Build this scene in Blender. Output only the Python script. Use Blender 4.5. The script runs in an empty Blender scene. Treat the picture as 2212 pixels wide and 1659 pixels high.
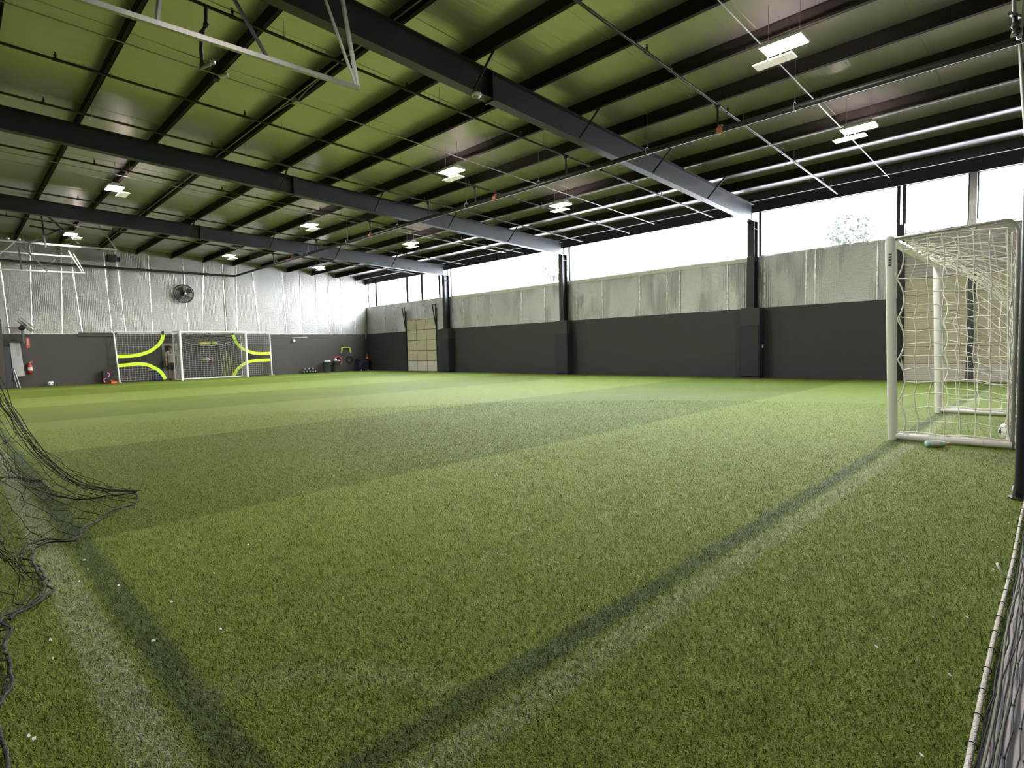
import bpy, math, random
import numpy as np
from mathutils import Vector, Matrix

random.seed(7)
rng = np.random.default_rng(7)
sc = bpy.context.scene
COL = sc.collection
PI = math.pi

# ------------------------------------------------------------------ camera
cam = bpy.data.cameras.new('camera')
cam.sensor_fit = 'HORIZONTAL'
cam.sensor_width = 36.0
cam.lens = 1210.45 / 2212.0 * 36.0
cam.clip_start = 0.02
cam.clip_end = 400.0
cam_ob = bpy.data.objects.new('camera', cam)
COL.objects.link(cam_ob)
YAW, PITCH, ROLL = 0.78615, -0.06354, -0.02440
fw = Vector((math.sin(YAW) * math.cos(PITCH), math.cos(YAW) * math.cos(PITCH), math.sin(PITCH)))
rt = Vector((math.cos(YAW), -math.sin(YAW), 0.0))
up = rt.cross(fw)
rt2 = rt * math.cos(ROLL) + up * math.sin(ROLL)
up2 = -rt * math.sin(ROLL) + up * math.cos(ROLL)
M = Matrix((rt2, up2, -fw)).transposed().to_4x4()
M.translation = Vector((0.0, 0.0, 1.16))
cam_ob.matrix_world = M
sc.camera = cam_ob

# ------------------------------------------------------------------ world and exposure
world = bpy.data.worlds.new('overcast_sky')
sc.world = world
world.use_nodes = True
wn = world.node_tree
wn.nodes.clear()
w_out = wn.nodes.new('ShaderNodeOutputWorld')
w_bg = wn.nodes.new('ShaderNodeBackground')
w_bg.inputs['Color'].default_value = (0.90, 0.95, 1.0, 1.0)
w_bg.inputs['Strength'].default_value = 6.5
wn.links.new(w_bg.outputs[0], w_out.inputs['Surface'])

sc.view_settings.view_transform = 'Standard'
sc.view_settings.look = 'None'
sc.view_settings.gamma = 1.0
sc.view_settings.use_curve_mapping = False
sc.view_settings.exposure = 2.55
LAMP_POWER = 80.0        # glow of each high bay lens
sc.cycles.max_bounces = 8
sc.cycles.diffuse_bounces = 5
sc.cycles.glossy_bounces = 4
sc.cycles.transparent_max_bounces = 24
sc.cycles.caustics_reflective = False
sc.cycles.caustics_refractive = False
sc.cycles.sample_clamp_indirect = 6.0

# ------------------------------------------------------------------ building dimensions (metres)
R = 18.70          # inner face of the window wall
L = 31.455         # inner face of the far wall
XL = -6.0          # side beyond the camera, never seen
YN = -0.85         # wall behind the camera
HB = 2.275         # top of the black plywood
HW = 3.928         # window sill
HE = 5.36          # window head
ZB, SB = 5.009, 0.04335     # rafter underside at the window wall, slope
ZT, ST = 5.541, 0.03978     # rafter top / purlin underside
RY = [7.38, 15.30, 23.23]   # rafters
PD = 0.27         # purlin depth
PX = [-2.05, -0.60, 0.85, 2.30, 3.74, 5.16, 6.60, 8.05, 9.49, 10.90, 12.36, 13.80, 15.25, 16.70, 18.12]

def zb(x): return ZB + SB * (R - x)
def zt(x): return ZT + ST * (R - x)

# ------------------------------------------------------------------ mesh helpers
class MB:
    def __init__(s): s.v = []; s.f = []; s.sm = []
    def add(s, vs, fs, smooth=False):
        b = len(s.v)
        s.v.extend([tuple(float(c) for c in p) for p in vs])
        for q in fs:
            s.f.append(tuple(b + i for i in q)); s.sm.append(smooth)
        return s
    def hexa(s, p):            # 8 points: bottom 4 ccw, top 4 ccw
        return s.add(p, [(0,3,2,1),(4,5,6,7),(0,1,5,4),(1,2,6,5),(2,3,7,6),(3,0,4,7)])
    def box(s, x0, x1, y0, y1, z0, z1):
        return s.hexa([(x0,y0,z0),(x1,y0,z0),(x1,y1,z0),(x0,y1,z0),(x0,y0,z1),(x1,y0,z1),(x1,y1,z1),(x0,y1,z1)])
    def bbox(s, x0, x1, y0, y1, z0, z1, b=0.01):   # box with chamfered vertical edges and top
        b = min(b, (x1-x0)/3, (y1-y0)/3, (z1-z0)/3)
        def ring(i, z): return [(x0+b+i,y0+i,z),(x1-b-i,y0+i,z),(x1-i,y0+b+i,z),(x1-i,y1-b-i,z),(x1-b-i,y1-i,z),(x0+b+i,y1-i,z),(x0+i,y1-b-i,z),(x0+i,y0+b+i,z)]
        rs = [ring(b*0.6, z0), ring(0, z0+b), ring(0, z1-b), ring(b*0.6, z1)]
        vs = [p for r in rs for p in r]
        fs = [tuple(range(7,-1,-1)), tuple(range(24,32))]
        for k in range(3):
            for i in range(8):
                j = (i+1) % 8
                fs.append((k*8+i, k*8+j, k*8+8+j, k*8+8+i))
        return s.add(vs, fs)
    def beam(s, a, b, w, h, upv=(0,0,1)):          # rectangular bar from a to b
        a = Vector(a); b = Vector(b); d = (b-a).normalized()
        u = Vector(upv)
        sd = d.cross(u)
        if sd.length < 1e-4: sd = d.cross(Vector((1,0,0)))
        sd.normalize(); u = sd.cross(d).normalized()
        sd *= w/2; u *= h/2
        return s.hexa([a-sd-u, a+sd-u, b+sd-u, b-sd-u, a-sd+u, a+sd+u, b+sd+u, b-sd+u])
    def tube(s, pts, r, n=8, cap=True, smooth=True, closed=False):
        P = [Vector(p) for p in pts]
        m = len(P)
        rr = r if hasattr(r, '__len__') else [r]*m
        vs = []
        pu = None
        for i in range(m):
            if closed: d = P[(i+1) % m] - P[i-1]
            else: d = P[min(i+1, m-1)] - P[max(i-1, 0)]
            if d.length < 1e-9: d = Vector((0,0,1))
            d.normalize()
            if pu is None:
                ref = Vector((0,0,1)) if abs(d.z) < 0.9 else Vector((1,0,0))
                u = d.cross(ref).normalized()
            else:
                u = pu - d * pu.dot(d)
                u = u.normalized() if u.length > 1e-6 else d.orthogonal().normalized()
            pu = u
            w = d.cross(u)
            for k in range(n):
                a = 2*PI*k/n
                vs.append(P[i] + (u*math.cos(a) + w*math.sin(a)) * rr[i])
        fs = []
        for i in range(m if closed else m-1):
            j = (i+1) % m
            for k in range(n):
                l = (k+1) % n
                fs.append((i*n+k, i*n+l, j*n+l, j*n+k))
        s.add(vs, fs, smooth)
        if cap and not closed:
            s.add(vs[:n], [tuple(range(n-1,-1,-1))])
            s.add(vs[-n:], [tuple(range(n))])
        return s
    def cyl(s, a, b, r, n=16, r2=None, smooth=True):
        return s.tube([a, b], [r, r if r2 is None else r2], n, True, smooth)
    def lathe(s, c, prof, n=24, axis='z', smooth=True):   # prof: (radius, height) pairs
        vs = []
        for (r, h) in prof:
            for k in range(n):
                a = 2*PI*k/n
                p = (r*math.cos(a), r*math.sin(a), h)
                if axis == 'y': p = (p[0], p[2], p[1])
                if axis == 'x': p = (p[2], p[0], p[1])
                vs.append((c[0]+p[0], c[1]+p[1], c[2]+p[2]))
        fs = []
        for i in range(len(prof)-1):
            for k in range(n):
                l = (k+1) % n
                fs.append((i*n+k, i*n+l, (i+1)*n+l, (i+1)*n+k))
        s.add(vs, fs, smooth)
        if prof[0][0] > 1e-5: s.add(vs[:n], [tuple(range(n-1,-1,-1))])
        if prof[-1][0] > 1e-5: s.add(vs[-n:], [tuple(range(n))])
        return s
    def sphere(s, c, r, n=20, m=12, sc=(1,1,1)):
        vs = []; fs = []
        for i in range(m+1):
            t = PI*i/m
            for k in range(n):
                a = 2*PI*k/n
                vs.append((c[0]+r*sc[0]*math.sin(t)*math.cos(a), c[1]+r*sc[1]*math.sin(t)*math.sin(a), c[2]+r*sc[2]*math.cos(t)))
        for i in range(m):
            for k in range(n):
                l = (k+1) % n
                fs.append((i*n+k, (i+1)*n+k, (i+1)*n+l, i*n+l))
        return s.add(vs, fs, True)
    def torus(s, c, R_, r, axis='z', n=28, m=8):
        pts = []
        for k in range(n):
            a = 2*PI*k/n
            p = {'z': (math.cos(a),math.sin(a),0), 'y': (math.cos(a),0,math.sin(a)), 'x': (0,math.cos(a),math.sin(a))}[axis]
            pts.append((c[0]+R_*p[0], c[1]+R_*p[1], c[2]+R_*p[2]))
        return s.tube(pts, r, m, False, True, True)
    def grid(s, P, smooth=True):   # P[i][j] points
        ni, nj = len(P), len(P[0])
        vs = [p for row in P for p in row]
        fs = [(i*nj+j, i*nj+j+1, (i+1)*nj+j+1, (i+1)*nj+j) for i in range(ni-1) for j in range(nj-1)]
        return s.add(vs, fs, smooth)
    def strip(s, pts, w, th, axis):  # flat ribbon in the xz plane (axis y thickness)
        P = [Vector(p) for p in pts]; vs = []
        for i, p in enumerate(P):
            d = P[min(i+1, len(P)-1)] - P[max(i-1, 0)]
            n = Vector((-d.z, 0, d.x)).normalized() * w/2
            for sy in (-th/2, th/2):
                vs.append(p + n + Vector((0,sy,0))); vs.append(p - n + Vector((0,sy,0)))
        fs = []
        for i in range(len(P)-1):
            a = i*4; b = a+4
            fs += [(a,a+1,b+1,b),(a+3,a+2,b+2,b+3),(a+2,a,b,b+2),(a+1,a+3,b+3,b+1)]
        fs += [(0,2,3,1),(len(vs)-4,len(vs)-3,len(vs)-1,len(vs)-2)]
        return s.add(vs, fs)
    def xf(s, M):
        s.v = [tuple(M @ Vector(p)) for p in s.v]
        return s

def build(name, mb, m, parent=None, loc=None):
    """One mesh object.  With a parent the vertices are world coordinates and are
    stored relative to the parent's origin."""
    off = Vector((0,0,0))
    if parent is not None:
        o = parent
        while o is not None:
            off += o.location; o = o.parent
    elif loc is not None:
        off = Vector(loc)
    me = bpy.data.meshes.new(name)
    vs = np.array(mb.v, dtype=np.float64).reshape(-1, 3) - np.array(off)
    me.from_pydata(vs.tolist(), [], mb.f)
    me.polygons.foreach_set('use_smooth', mb.sm)
    me.materials.append(m)
    me.update()
    ob = bpy.data.objects.new(name, me)
    COL.objects.link(ob)
    if parent is not None: ob.parent = parent
    else: ob.location = off
    return ob

def tag(o, label, cat, group=None, kind=None):
    o['label'] = label; o['category'] = cat
    if group: o['group'] = group
    if kind: o['kind'] = kind
    return o

def thing(name, label, cat, loc=(0,0,0), group=None):
    o = bpy.data.objects.new(name, None)
    o.empty_display_size = 0.1
    COL.objects.link(o)
    o.location = loc
    return tag(o, label, cat, group)

def struct(name, mb, m, label=None, parent=None):
    o = build(name, mb, m, parent)
    if parent is None:
        o['kind'] = 'structure'
        if label: o['label'] = label
    return o

def dup(root, loc, label, group=None):
    r = root.copy(); COL.objects.link(r); r.location = loc
    r['label'] = label
    if group: r['group'] = group
    for ch in list(root.children):
        c = ch.copy(); COL.objects.link(c); c.parent = r
        for g in list(ch.children):
            d = g.copy(); COL.objects.link(d); d.parent = c
    return r

# ------------------------------------------------------------------ materials
def new_mat(name):
    m = bpy.data.materials.new(name); m.use_nodes = True
    nt = m.node_tree; nt.nodes.clear()
    out = nt.nodes.new('ShaderNodeOutputMaterial')
    b = nt.nodes.new('ShaderNodeBsdfPrincipled')
    nt.links.new(b.outputs[0], out.inputs['Surface'])
    return m, nt, b

class NT:
    def __init__(s, nt): s.nt = nt
    def n(s, t, **kw):
        k = s.nt.nodes.new(t)
        for a, v in kw.items(): setattr(k, a, v)
        return k
    def link(s, a, b): s.nt.links.new(a, b)
    def val(s, x, sock):
        if hasattr(x, 'is_linked') or isinstance(x, bpy.types.NodeSocket): s.link(x, sock)
        else: sock.default_value = x
    def m(s, op, a, b=0.0, c=0.0):
        k = s.n('ShaderNodeMath', operation=op)
        s.val(a, k.inputs[0]); s.val(b, k.inputs[1])
        if op in ('MULTIPLY_ADD', 'SMOOTH_MIN', 'WRAP', 'COMPARE'): s.val(c, k.inputs[2])
        return k.outputs[0]
    def sstep(s, x, a, b):
        k = s.n('ShaderNodeMapRange', interpolation_type='SMOOTHSTEP')
        s.val(x, k.inputs['Value']); k.inputs['From Min'].default_value = a; k.inputs['From Max'].default_value = b
        return k.outputs[0]
    def band(s, x, a, b, e): return s.m('MULTIPLY', s.sstep(x, a-e, a+e), s.m('SUBTRACT', 1.0, s.sstep(x, b-e, b+e)))
    def mix(s, f, a, b, blend='MIX'):
        k = s.n('ShaderNodeMix', data_type='RGBA', blend_type=blend)
        s.val(f, k.inputs[0])
        for x, sock in ((a, k.inputs[6]), (b, k.inputs[7])):
            if isinstance(x, bpy.types.NodeSocket): s.link(x, sock)
            else: sock.default_value = (*x, 1.0) if len(x) == 3 else x
        return k.outputs[2]
    def noise(s, vec, scale, detail=3.0, rough=0.5):
        k = s.n('ShaderNodeTexNoise')
        s.link(vec, k.inputs['Vector']); k.inputs['Scale'].default_value = scale
        k.inputs['Detail'].default_value = detail; k.inputs['Roughness'].default_value = rough
        return k.outputs['Fac']
    def scaled(s, vec, sc_):
        k = s.n('ShaderNodeMapping'); s.link(vec, k.inputs['Vector']); k.inputs['Scale'].default_value = sc_
        return k.outputs[0]

def mat(name, col, rough=0.5, metal=0.0, var=0.12, scale=6.0, bump=0.0, bscale=60.0, spec=0.5):
    """painted / plastic / metal surface with a little procedural unevenness"""
    m, nt, b = new_mat(name); q = NT(nt)
    geo = q.n('ShaderNodeNewGeometry')
    n = q.noise(geo.outputs['Position'], scale)
    c = q.mix(n, tuple(x*(1-var) for x in col), tuple(min(1, x*(1+var)) for x in col))
    q.link(c, b.inputs['Base Color'])
    b.inputs['Metallic'].default_value = metal
    b.inputs['Specular IOR Level'].default_value = spec
    q.link(q.m('MULTIPLY_ADD', n, 0.16, max(0.03, rough-0.08)), b.inputs['Roughness'])
    if bump:
        bn = q.n('ShaderNodeBump'); bn.inputs['Strength'].default_value = bump; bn.inputs['Distance'].default_value = 0.01
        q.link(q.noise(geo.outputs['Position'], bscale), bn.inputs['Height']); q.link(bn.outputs[0], b.inputs['Normal'])
    return m

def glow(name, col, strength):
    m, nt, b = new_mat(name)
    b.inputs['Base Color'].default_value = (*col, 1)
    b.inputs['Emission Color'].default_value = (*col, 1)
    b.inputs['Emission Strength'].default_value = strength
    return m

def turf_color(q, pos):
    sep = q.n('ShaderNodeSeparateXYZ'); q.link(pos, sep.inputs[0])
    x, y = sep.outputs[0], sep.outputs[1]
    # rolls of turf, laid across the hall, alternate a little in tone
    roll = q.m('FRACT', q.m('DIVIDE', q.m('SUBTRACT', y, 4.42), 9.1))
    dark = q.band(roll, 0.001, 0.5, 0.004)
    big = q.noise(pos, 0.55, 4.0)
    med = q.noise(pos, 5.0, 4.0, 0.6)
    fine = q.noise(pos, 160.0, 2.0, 0.7)
    base = q.mix(dark, GREEN_L, GREEN_D)
    base = q.mix(q.m('MULTIPLY', q.sstep(big, 0.35, 0.7), 0.35), base, (0.210, 0.260, 0.062))
    base = q.mix(q.m('MULTIPLY', q.sstep(med, 0.35, 0.75), 0.40), base, (0.118, 0.172, 0.028))
    base = q.mix(q.m('MULTIPLY', q.sstep(fine, 0.35, 0.72), 0.55), base, (0.072, 0.116, 0.016))
    # worn painted lines: each a pale stripe with a dark stripe beside it
    wear = q.sstep(q.noise(pos, 40.0, 3.0, 0.7), 0.36, 0.62)
    inx = q.sstep(x, 0.24, 0.30); iny = q.sstep(y, 1.12, 1.18)
    w1 = q.m('MULTIPLY', q.band(x, 0.28, 0.42, 0.025), iny)
    w2 = q.m('MULTIPLY', q.band(y, 1.16, 1.29, 0.025), inx)
    d1 = q.m('MULTIPLY', q.band(x, 0.45, 0.575, 0.03), iny)
    d2 = q.m('MULTIPLY', q.band(y, 1.315, 1.435, 0.03), inx)
    dx = q.m('SUBTRACT', x, 0.45); dy = q.m('SUBTRACT', y, 1.38)
    rad = q.m('SQRT', q.m('ADD', q.m('MULTIPLY', dx, dx), q.m('MULTIPLY', dy, dy)))
    arc = q.m('MULTIPLY', q.band(rad, 0.62, 0.74, 0.04), q.m('MULTIPLY', q.sstep(dx, 0.0, 0.1), q.sstep(dy, 0.0, 0.1)))
    white = q.m('MAXIMUM', q.m('MAXIMUM', w1, q.m('MULTIPLY', w2, 0.7)), q.m('MULTIPLY', arc, 0.35))
    darkl = q.m('MAXIMUM', d1, d2)
    base = q.mix(q.m('MULTIPLY', q.m('MULTIPLY', white, wear), 0.55), base, (0.42, 0.45, 0.36))
    base = q.mix(q.m('MULTIPLY', darkl, q.m('MULTIPLY_ADD', q.noise(pos, 1.1, 2.0), 0.45, 0.30)), base, (0.022, 0.046, 0.040))
    return base

GREEN_L = (0.205, 0.272, 0.052)
GREEN_D = (0.128, 0.180, 0.026)

def turf_mat(name, bumpy):
    m, nt, b = new_mat(name); q = NT(nt)
    geo = q.n('ShaderNodeNewGeometry')
    tc = turf_color(q, geo.outputs['Position'])
    if not bumpy:        # every fibre has its own tone
        sh = q.m('MULTIPLY_ADD', q.m('POWER', geo.outputs['Random Per Island'], 1.6), 1.20, 0.56)
        hs = q.n('ShaderNodeHueSaturation'); q.link(tc, hs.inputs['Color']); q.link(sh, hs.inputs['Value'])
        tc = hs.outputs['Color']
    q.link(tc, b.inputs['Base Color'])
    b.inputs['Roughness'].default_value = 0.6
    b.inputs['Specular IOR Level'].default_value = 0.08
    if not bumpy:        # matted fibres: light them mostly as the pile they form
        cv = q.n('ShaderNodeVectorMath', operation='SCALE'); q.link(geo.outputs['Normal'], cv.inputs[0]); cv.inputs['Scale'].default_value = 0.55
        ad = q.n('ShaderNodeVectorMath', operation='ADD'); q.link(cv.outputs[0], ad.inputs[0]); ad.inputs[1].default_value = (0, 0, 0.50)
        nm = q.n('ShaderNodeVectorMath', operation='NORMALIZE'); q.link(ad.outputs[0], nm.inputs[0]); q.link(nm.outputs[0], b.inputs['Normal'])
    if bumpy:
        b.inputs['Sheen Weight'].default_value = 0.0
        b.inputs['Sheen Roughness'].default_value = 0.5
        b.inputs['Sheen Tint'].default_value = (0.6, 0.8, 0.22, 1)
        bn = q.n('ShaderNodeBump'); bn.inputs['Strength'].default_value = 0.9; bn.inputs['Distance'].default_value = 0.02
        h = q.m('ADD', q.noise(geo.outputs['Position'], 120.0, 2.0), q.noise(geo.outputs['Position'], 14.0, 3.0))
        q.link(h, bn.inputs['Height']); q.link(bn.outputs[0], b.inputs['Normal'])
    return m

def foil_mat(name, axis, rough=0.40, metal=0.85, col=(0.385, 0.38, 0.36), rib=95.0, scrim=30.0, ribs=0.22):
    """silver faced insulation blanket: reinforcing scrim, fine ribs and creases"""
    m, nt, b = new_mat(name); q = NT(nt)
    geo = q.n('ShaderNodeNewGeometry'); pos = geo.outputs['Position']
    sep = q.n('ShaderNodeSeparateXYZ'); q.link(pos, sep.inputs[0])
    u = sep.outputs[0] if axis == 'x' else sep.outputs[1]
    z = sep.outputs[2]
    patch = q.noise(q.scaled(pos, (0.9, 0.9, 0.35)), 1.3, 2.0)
    wob = q.m('MULTIPLY', q.noise(pos, 1.2, 2.0), 5.0)
    vr = q.m('SINE', q.m('ADD', q.m('MULTIPLY', u, rib), wob))
    sx = q.m('SINE', q.m('MULTIPLY', u, scrim*4)); sz = q.m('SINE', q.m('MULTIPLY', z, scrim*4))
    crease = q.noise(q.scaled(pos, (2.2, 2.2, 7.0)), 2.5, 4.0, 0.6)
    fine = q.noise(pos, 38.0, 3.0, 0.65)
    vamp = q.m('MULTIPLY', q.sstep(patch, 0.42, 0.65), ribs)
    h = q.m('ADD', q.m('MULTIPLY', vr, vamp), q.m('MULTIPLY', crease, 0.8))
    h = q.m('ADD', h, q.m('MULTIPLY', fine, 0.9))
    h = q.m('ADD', h, q.m('MULTIPLY', q.m('MAXIMUM', sx, sz), 0.10))
    bn = q.n('ShaderNodeBump'); bn.inputs['Strength'].default_value = 0.75; bn.inputs['Distance'].default_value = 0.02
    q.link(h, bn.inputs['Height']); q.link(bn.outputs[0], b.inputs['Normal'])
    c = q.mix(q.sstep(fine, 0.3, 0.7), tuple(x*0.82 for x in col), col)
    c = q.mix(q.m('MULTIPLY', q.sstep(q.m('MAXIMUM', sx, sz), 0.9, 1.0), 0.30), c, tuple(x*0.55 for x in col))
    q.link(c, b.inputs['Base Color'])
    b.inputs['Metallic'].default_value = metal
    q.link(q.m('MULTIPLY_ADD', patch, 0.2, rough-0.1), b.inputs['Roughness'])
    return m

def roof_mat():
    """foil faced roof blanket, softly mirroring what is under it, creased across the hall"""
    m, nt, b = new_mat('roof_insulation'); q = NT(nt)
    geo = q.n('ShaderNodeNewGeometry'); pos = geo.outputs['Position']
    n = q.noise(q.scaled(pos, (0.6, 3.0, 1.0)), 1.5, 4.0)
    c = q.mix(n, (0.60, 0.545, 0.61), (0.70, 0.64, 0.71))
    q.link(c, b.inputs['Base Color'])
    b.inputs['Metallic'].default_value = 0.62
    q.link(q.m('MULTIPLY_ADD', q.noise(pos, 0.7, 2.0), 0.08, 0.285), b.inputs['Roughness'])
    bn = q.n('ShaderNodeBump'); bn.inputs['Strength'].default_value = 0.30; bn.inputs['Distance'].default_value = 0.02
    h = q.m('ADD', q.noise(q.scaled(pos, (0.4, 7.0, 1.0)), 2.2, 3.0), q.m('MULTIPLY', q.noise(q.scaled(pos, (0.3, 30.0, 1.0)), 2.0, 2.0), 0.25))
    q.link(h, bn.inputs['Height']); q.link(bn.outputs[0], b.inputs['Normal'])
    return m

def glass_mat():
    m = bpy.data.materials.new('clear_pane'); m.use_nodes = True
    nt = m.node_tree; nt.nodes.clear(); q = NT(nt)
    out = q.n('ShaderNodeOutputMaterial'); t = q.n('ShaderNodeBsdfTransparent'); g = q.n('ShaderNodeBsdfGlossy')
    t.inputs['Color'].default_value = (0.95, 0.97, 0.97, 1)
    g.inputs['Roughness'].default_value = 0.05
    mx = q.n('ShaderNodeMixShader'); mx.inputs[0].default_value = 0.05
    q.link(t.outputs[0], mx.inputs[1]); q.link(g.outputs[0], mx.inputs[2])
    q.link(mx.outputs[0], out.inputs['Surface'])
    return m

TURF = turf_mat('artificial_turf', True)
BLADE = turf_mat('turf_blades', False)
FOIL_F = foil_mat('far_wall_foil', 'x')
FOIL_R = foil_mat('window_wall_foil', 'y', rough=0.40, metal=0.9, col=(0.70, 0.71, 0.71), ribs=0.8)
RIBBED = mat('corrugated_silver', (0.62, 0.60, 0.60), 0.42, 0.6)
TAPE = mat('silver_tape', (0.85, 0.85, 0.83), 0.28, 0.55, bump=0.6, bscale=25)
ROOF = roof_mat()
PLY = mat('black_painted_plywood', (0.038, 0.041, 0.045), 0.55, 0, 0.15, 3.0, 0.15, 30)
PLY_F = mat('brown_black_plywood', (0.052, 0.046, 0.040), 0.6, 0, 0.15, 3.0, 0.15, 30)
PAD = mat('navy_column_mat', (0.020, 0.024, 0.034), 0.6)
STEEL = mat('dark_primer_steel', (0.016, 0.019, 0.023), 0.45, 0.0, 0.2)
PURL = mat('red_oxide_brown_steel', (0.026, 0.021, 0.020), 0.8, 0.0, 0.25, spec=0.15)
BLACKPIPE = mat('black_iron_pipe', (0.020, 0.020, 0.020), 0.42, 0.1)
GALV = mat('galvanised_steel', (0.42, 0.42, 0.41), 0.4, 0.7)
WHITE = mat('white_powder_coat', (0.88, 0.88, 0.87), 0.35, 0, 0.03)
OFFW = mat('off_white_plastic', (0.72, 0.71, 0.66), 0.45)
CREAM = mat('cream_net_cord', (0.92, 0.91, 0.84), 0.7, 0, 0.04)
WHITECORD = mat('white_net_cord', (0.62, 0.62, 0.60), 0.7)
GREYCORD = mat('grey_net_cord', (0.36, 0.36, 0.36), 0.7)
BLACKCORD = mat('black_net_cord', (0.018, 0.020, 0.016), 0.75)
ROPE = mat('pale_braided_rope', (0.56, 0.56, 0.50), 0.7, bump=0.8, bscale=160)
HEMROPE = mat('weathered_dark_rope', (0.035, 0.036, 0.032), 0.8, bump=0.8, bscale=120)
BEIGE = mat('beige_door_steel', (0.62, 0.58, 0.44), 0.5, 0, 0.05, 2.0)
DOORW = mat('pale_door_steel', (0.72, 0.70, 0.66), 0.5, 0, 0.05, 2.0)
LIME = mat('neon_yellow_band', (0.62, 0.90, 0.03), 0.45, 0, 0.05)
YELLOW = mat('yellow_green_plastic', (0.62, 0.66, 0.14), 0.45)
RED = mat('red_enamel', (0.50, 0.02, 0.02), 0.3)
ORANGE = mat('orange_plastic', (0.85, 0.14, 0.03), 0.45)
COUP = mat('red_oxide_coupling', (0.42, 0.14, 0.09), 0.5, 0.2)
BRASS = mat('sprinkler_brass', (0.55, 0.45, 0.32), 0.35, 0.8)
DGREY = mat('dark_grey_plastic', (0.075, 0.085, 0.09), 0.5)
BLACK = mat('black_plastic', (0.012, 0.012, 0.013), 0.45)
BLUE = mat('blue_plastic', (0.02, 0.035, 0.17), 0.5)
NAVY = mat('navy_fabric', (0.012, 0.014, 0.045), 0.8)
PINK = mat('pink_red_foam', (0.62, 0.13, 0.15), 0.6)
GREYB = mat('grey_board', (0.36, 0.36, 0.36), 0.5)
DOORG = mat('grey_door_paint', (0.24, 0.24, 0.23), 0.5)
CONC = mat('grey_lilac_concrete', (0.42, 0.395, 0.41), 0.7, 0, 0.2, 2.5, 0.2, 90)
FANG = mat('fan_dark_metal', (0.035, 0.033, 0.032), 0.35, 0.5)
FANB = mat('fan_blade_metal', (0.12, 0.115, 0.115), 0.4, 0.7)
LEAF = mat('tree_leaves', (0.045, 0.052, 0.040), 0.7, 0, 0.3)
BARK = mat('tree_bark', (0.06, 0.055, 0.05), 0.8, 0, 0.3)
PAPER = mat('white_scrap', (0.85, 0.84, 0.80), 0.6)
SKIN = mat('skin', (0.36, 0.22, 0.16), 0.5)
SHIRT = mat('pale_grey_shirt', (0.42, 0.385, 0.35), 0.8)
SHORTS = mat('dark_shorts', (0.028, 0.028, 0.030), 0.8)
HAIR = mat('dark_hair', (0.012, 0.010, 0.009), 0.6)
GLASS = glass_mat()
SEAM = mat('blanket_seam_tape', (0.55, 0.56, 0.50), 0.4, 0.3)
LAMP = glow('high_bay_lens', (1.0, 0.945, 0.87), LAMP_POWER)
LAMP2 = glow('dim_side_lens', (1.0, 0.90, 0.88), 0.06)
PINKLED = glow('pink_led', (1.0, 0.10, 0.30), 0.35)
DARKGLASS = mat('dark_glass', (0.012, 0.013, 0.015), 0.12)

# ================================================================== THE SETTING
# floor: turf field and the concrete walkway along the near wall
b = MB(); b.box(XL, R+0.2, 0.152, L+0.1, -0.10, 0.0)
struct('floor', b, TURF, 'green artificial turf floor in wide light and dark rolls')
b = MB(); b.box(XL, R+0.2, YN, 0.152, -0.10, -0.004)
struct('floor.001', b, CONC, 'grey concrete walkway beside the turf')

# grass blades near the camera, thinning out with distance
def blades(n):
    xs = rng.uniform(-0.4, 12.0, n * 8); ys = rng.uniform(0.156, 12.0, n * 8)
    d = np.hypot(xs, ys)
    keep = rng.random(n * 8) < np.clip(1.0 / (1.0 + (d / 2.6) ** 2.4), 0, 1)
    keep &= (xs > ys * 0.03 - 0.35) & (d > 1.15) & (d < 12.0)
    xs, ys, d = xs[keep][:n], ys[keep][:n], d[keep][:n]
    k = len(xs)
    hgt = rng.uniform(0.008, 0.019, k)
    wid = rng.uniform(0.0012, 0.0022, k) * (1 + 0.05 * d)
    th = rng.uniform(0, 2 * PI, k)
    rollp = (np.floor((ys - 4.42) / 4.55).astype(int) % 2) == 0      # dark rolls lean one way, light the other
    ln = rng.uniform(0.6, 1.7, k) * hgt
    la = th + rng.normal(0, 0.7, k)
    lx = np.cos(la) * ln; ly = np.sin(la) * ln + np.where(rollp, -0.5, 0.5) * hgt
    px, py = np.cos(th + PI/2) * wid / 2, np.sin(th + PI/2) * wid / 2
    V = np.zeros((k, 5, 3))
    V[:, 0] = np.stack([xs - px, ys - py, np.full(k, -0.002)], 1)
    V[:, 1] = np.stack([xs + px, ys + py, np.full(k, -0.002)], 1)
    V[:, 2] = np.stack([xs + lx*0.35 + px*0.9, ys + ly*0.35 + py*0.9, hgt*0.62], 1)
    V[:, 3] = np.stack([xs + lx*0.35 - px*0.9, ys + ly*0.35 - py*0.9, hgt*0.62], 1)
    V[:, 4] = np.stack([xs + lx, ys + ly, hgt], 1)
    base = np.arange(k) * 5
    quads = np.stack([base, base+1, base+2, base+3], 1); tris = np.stack([base+3, base+2, base+4], 1)
    me = bpy.data.meshes.new('turf_grass')
    me.vertices.add(k*5); me.vertices.foreach_set('co', V.reshape(-1))
    loops = np.concatenate([quads, tris], 1).reshape(-1)
    me.loops.add(len(loops)); me.loops.foreach_set('vertex_index', loops.astype(np.int32))
    starts = np.stack([np.arange(k)*7, np.arange(k)*7+4], 1).reshape(-1)
    me.polygons.add(2*k); me.polygons.foreach_set('loop_start', starts.astype(np.int32))
    me.update(calc_edges=True); me.validate()
    me.materials.append(BLADE)
    o = bpy.data.objects.new('turf_grass', me); COL.objects.link(o)
    tag(o, 'short green artificial grass blades covering the nearest part of the turf', 'grass', kind='stuff')
blades(720000)

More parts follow.
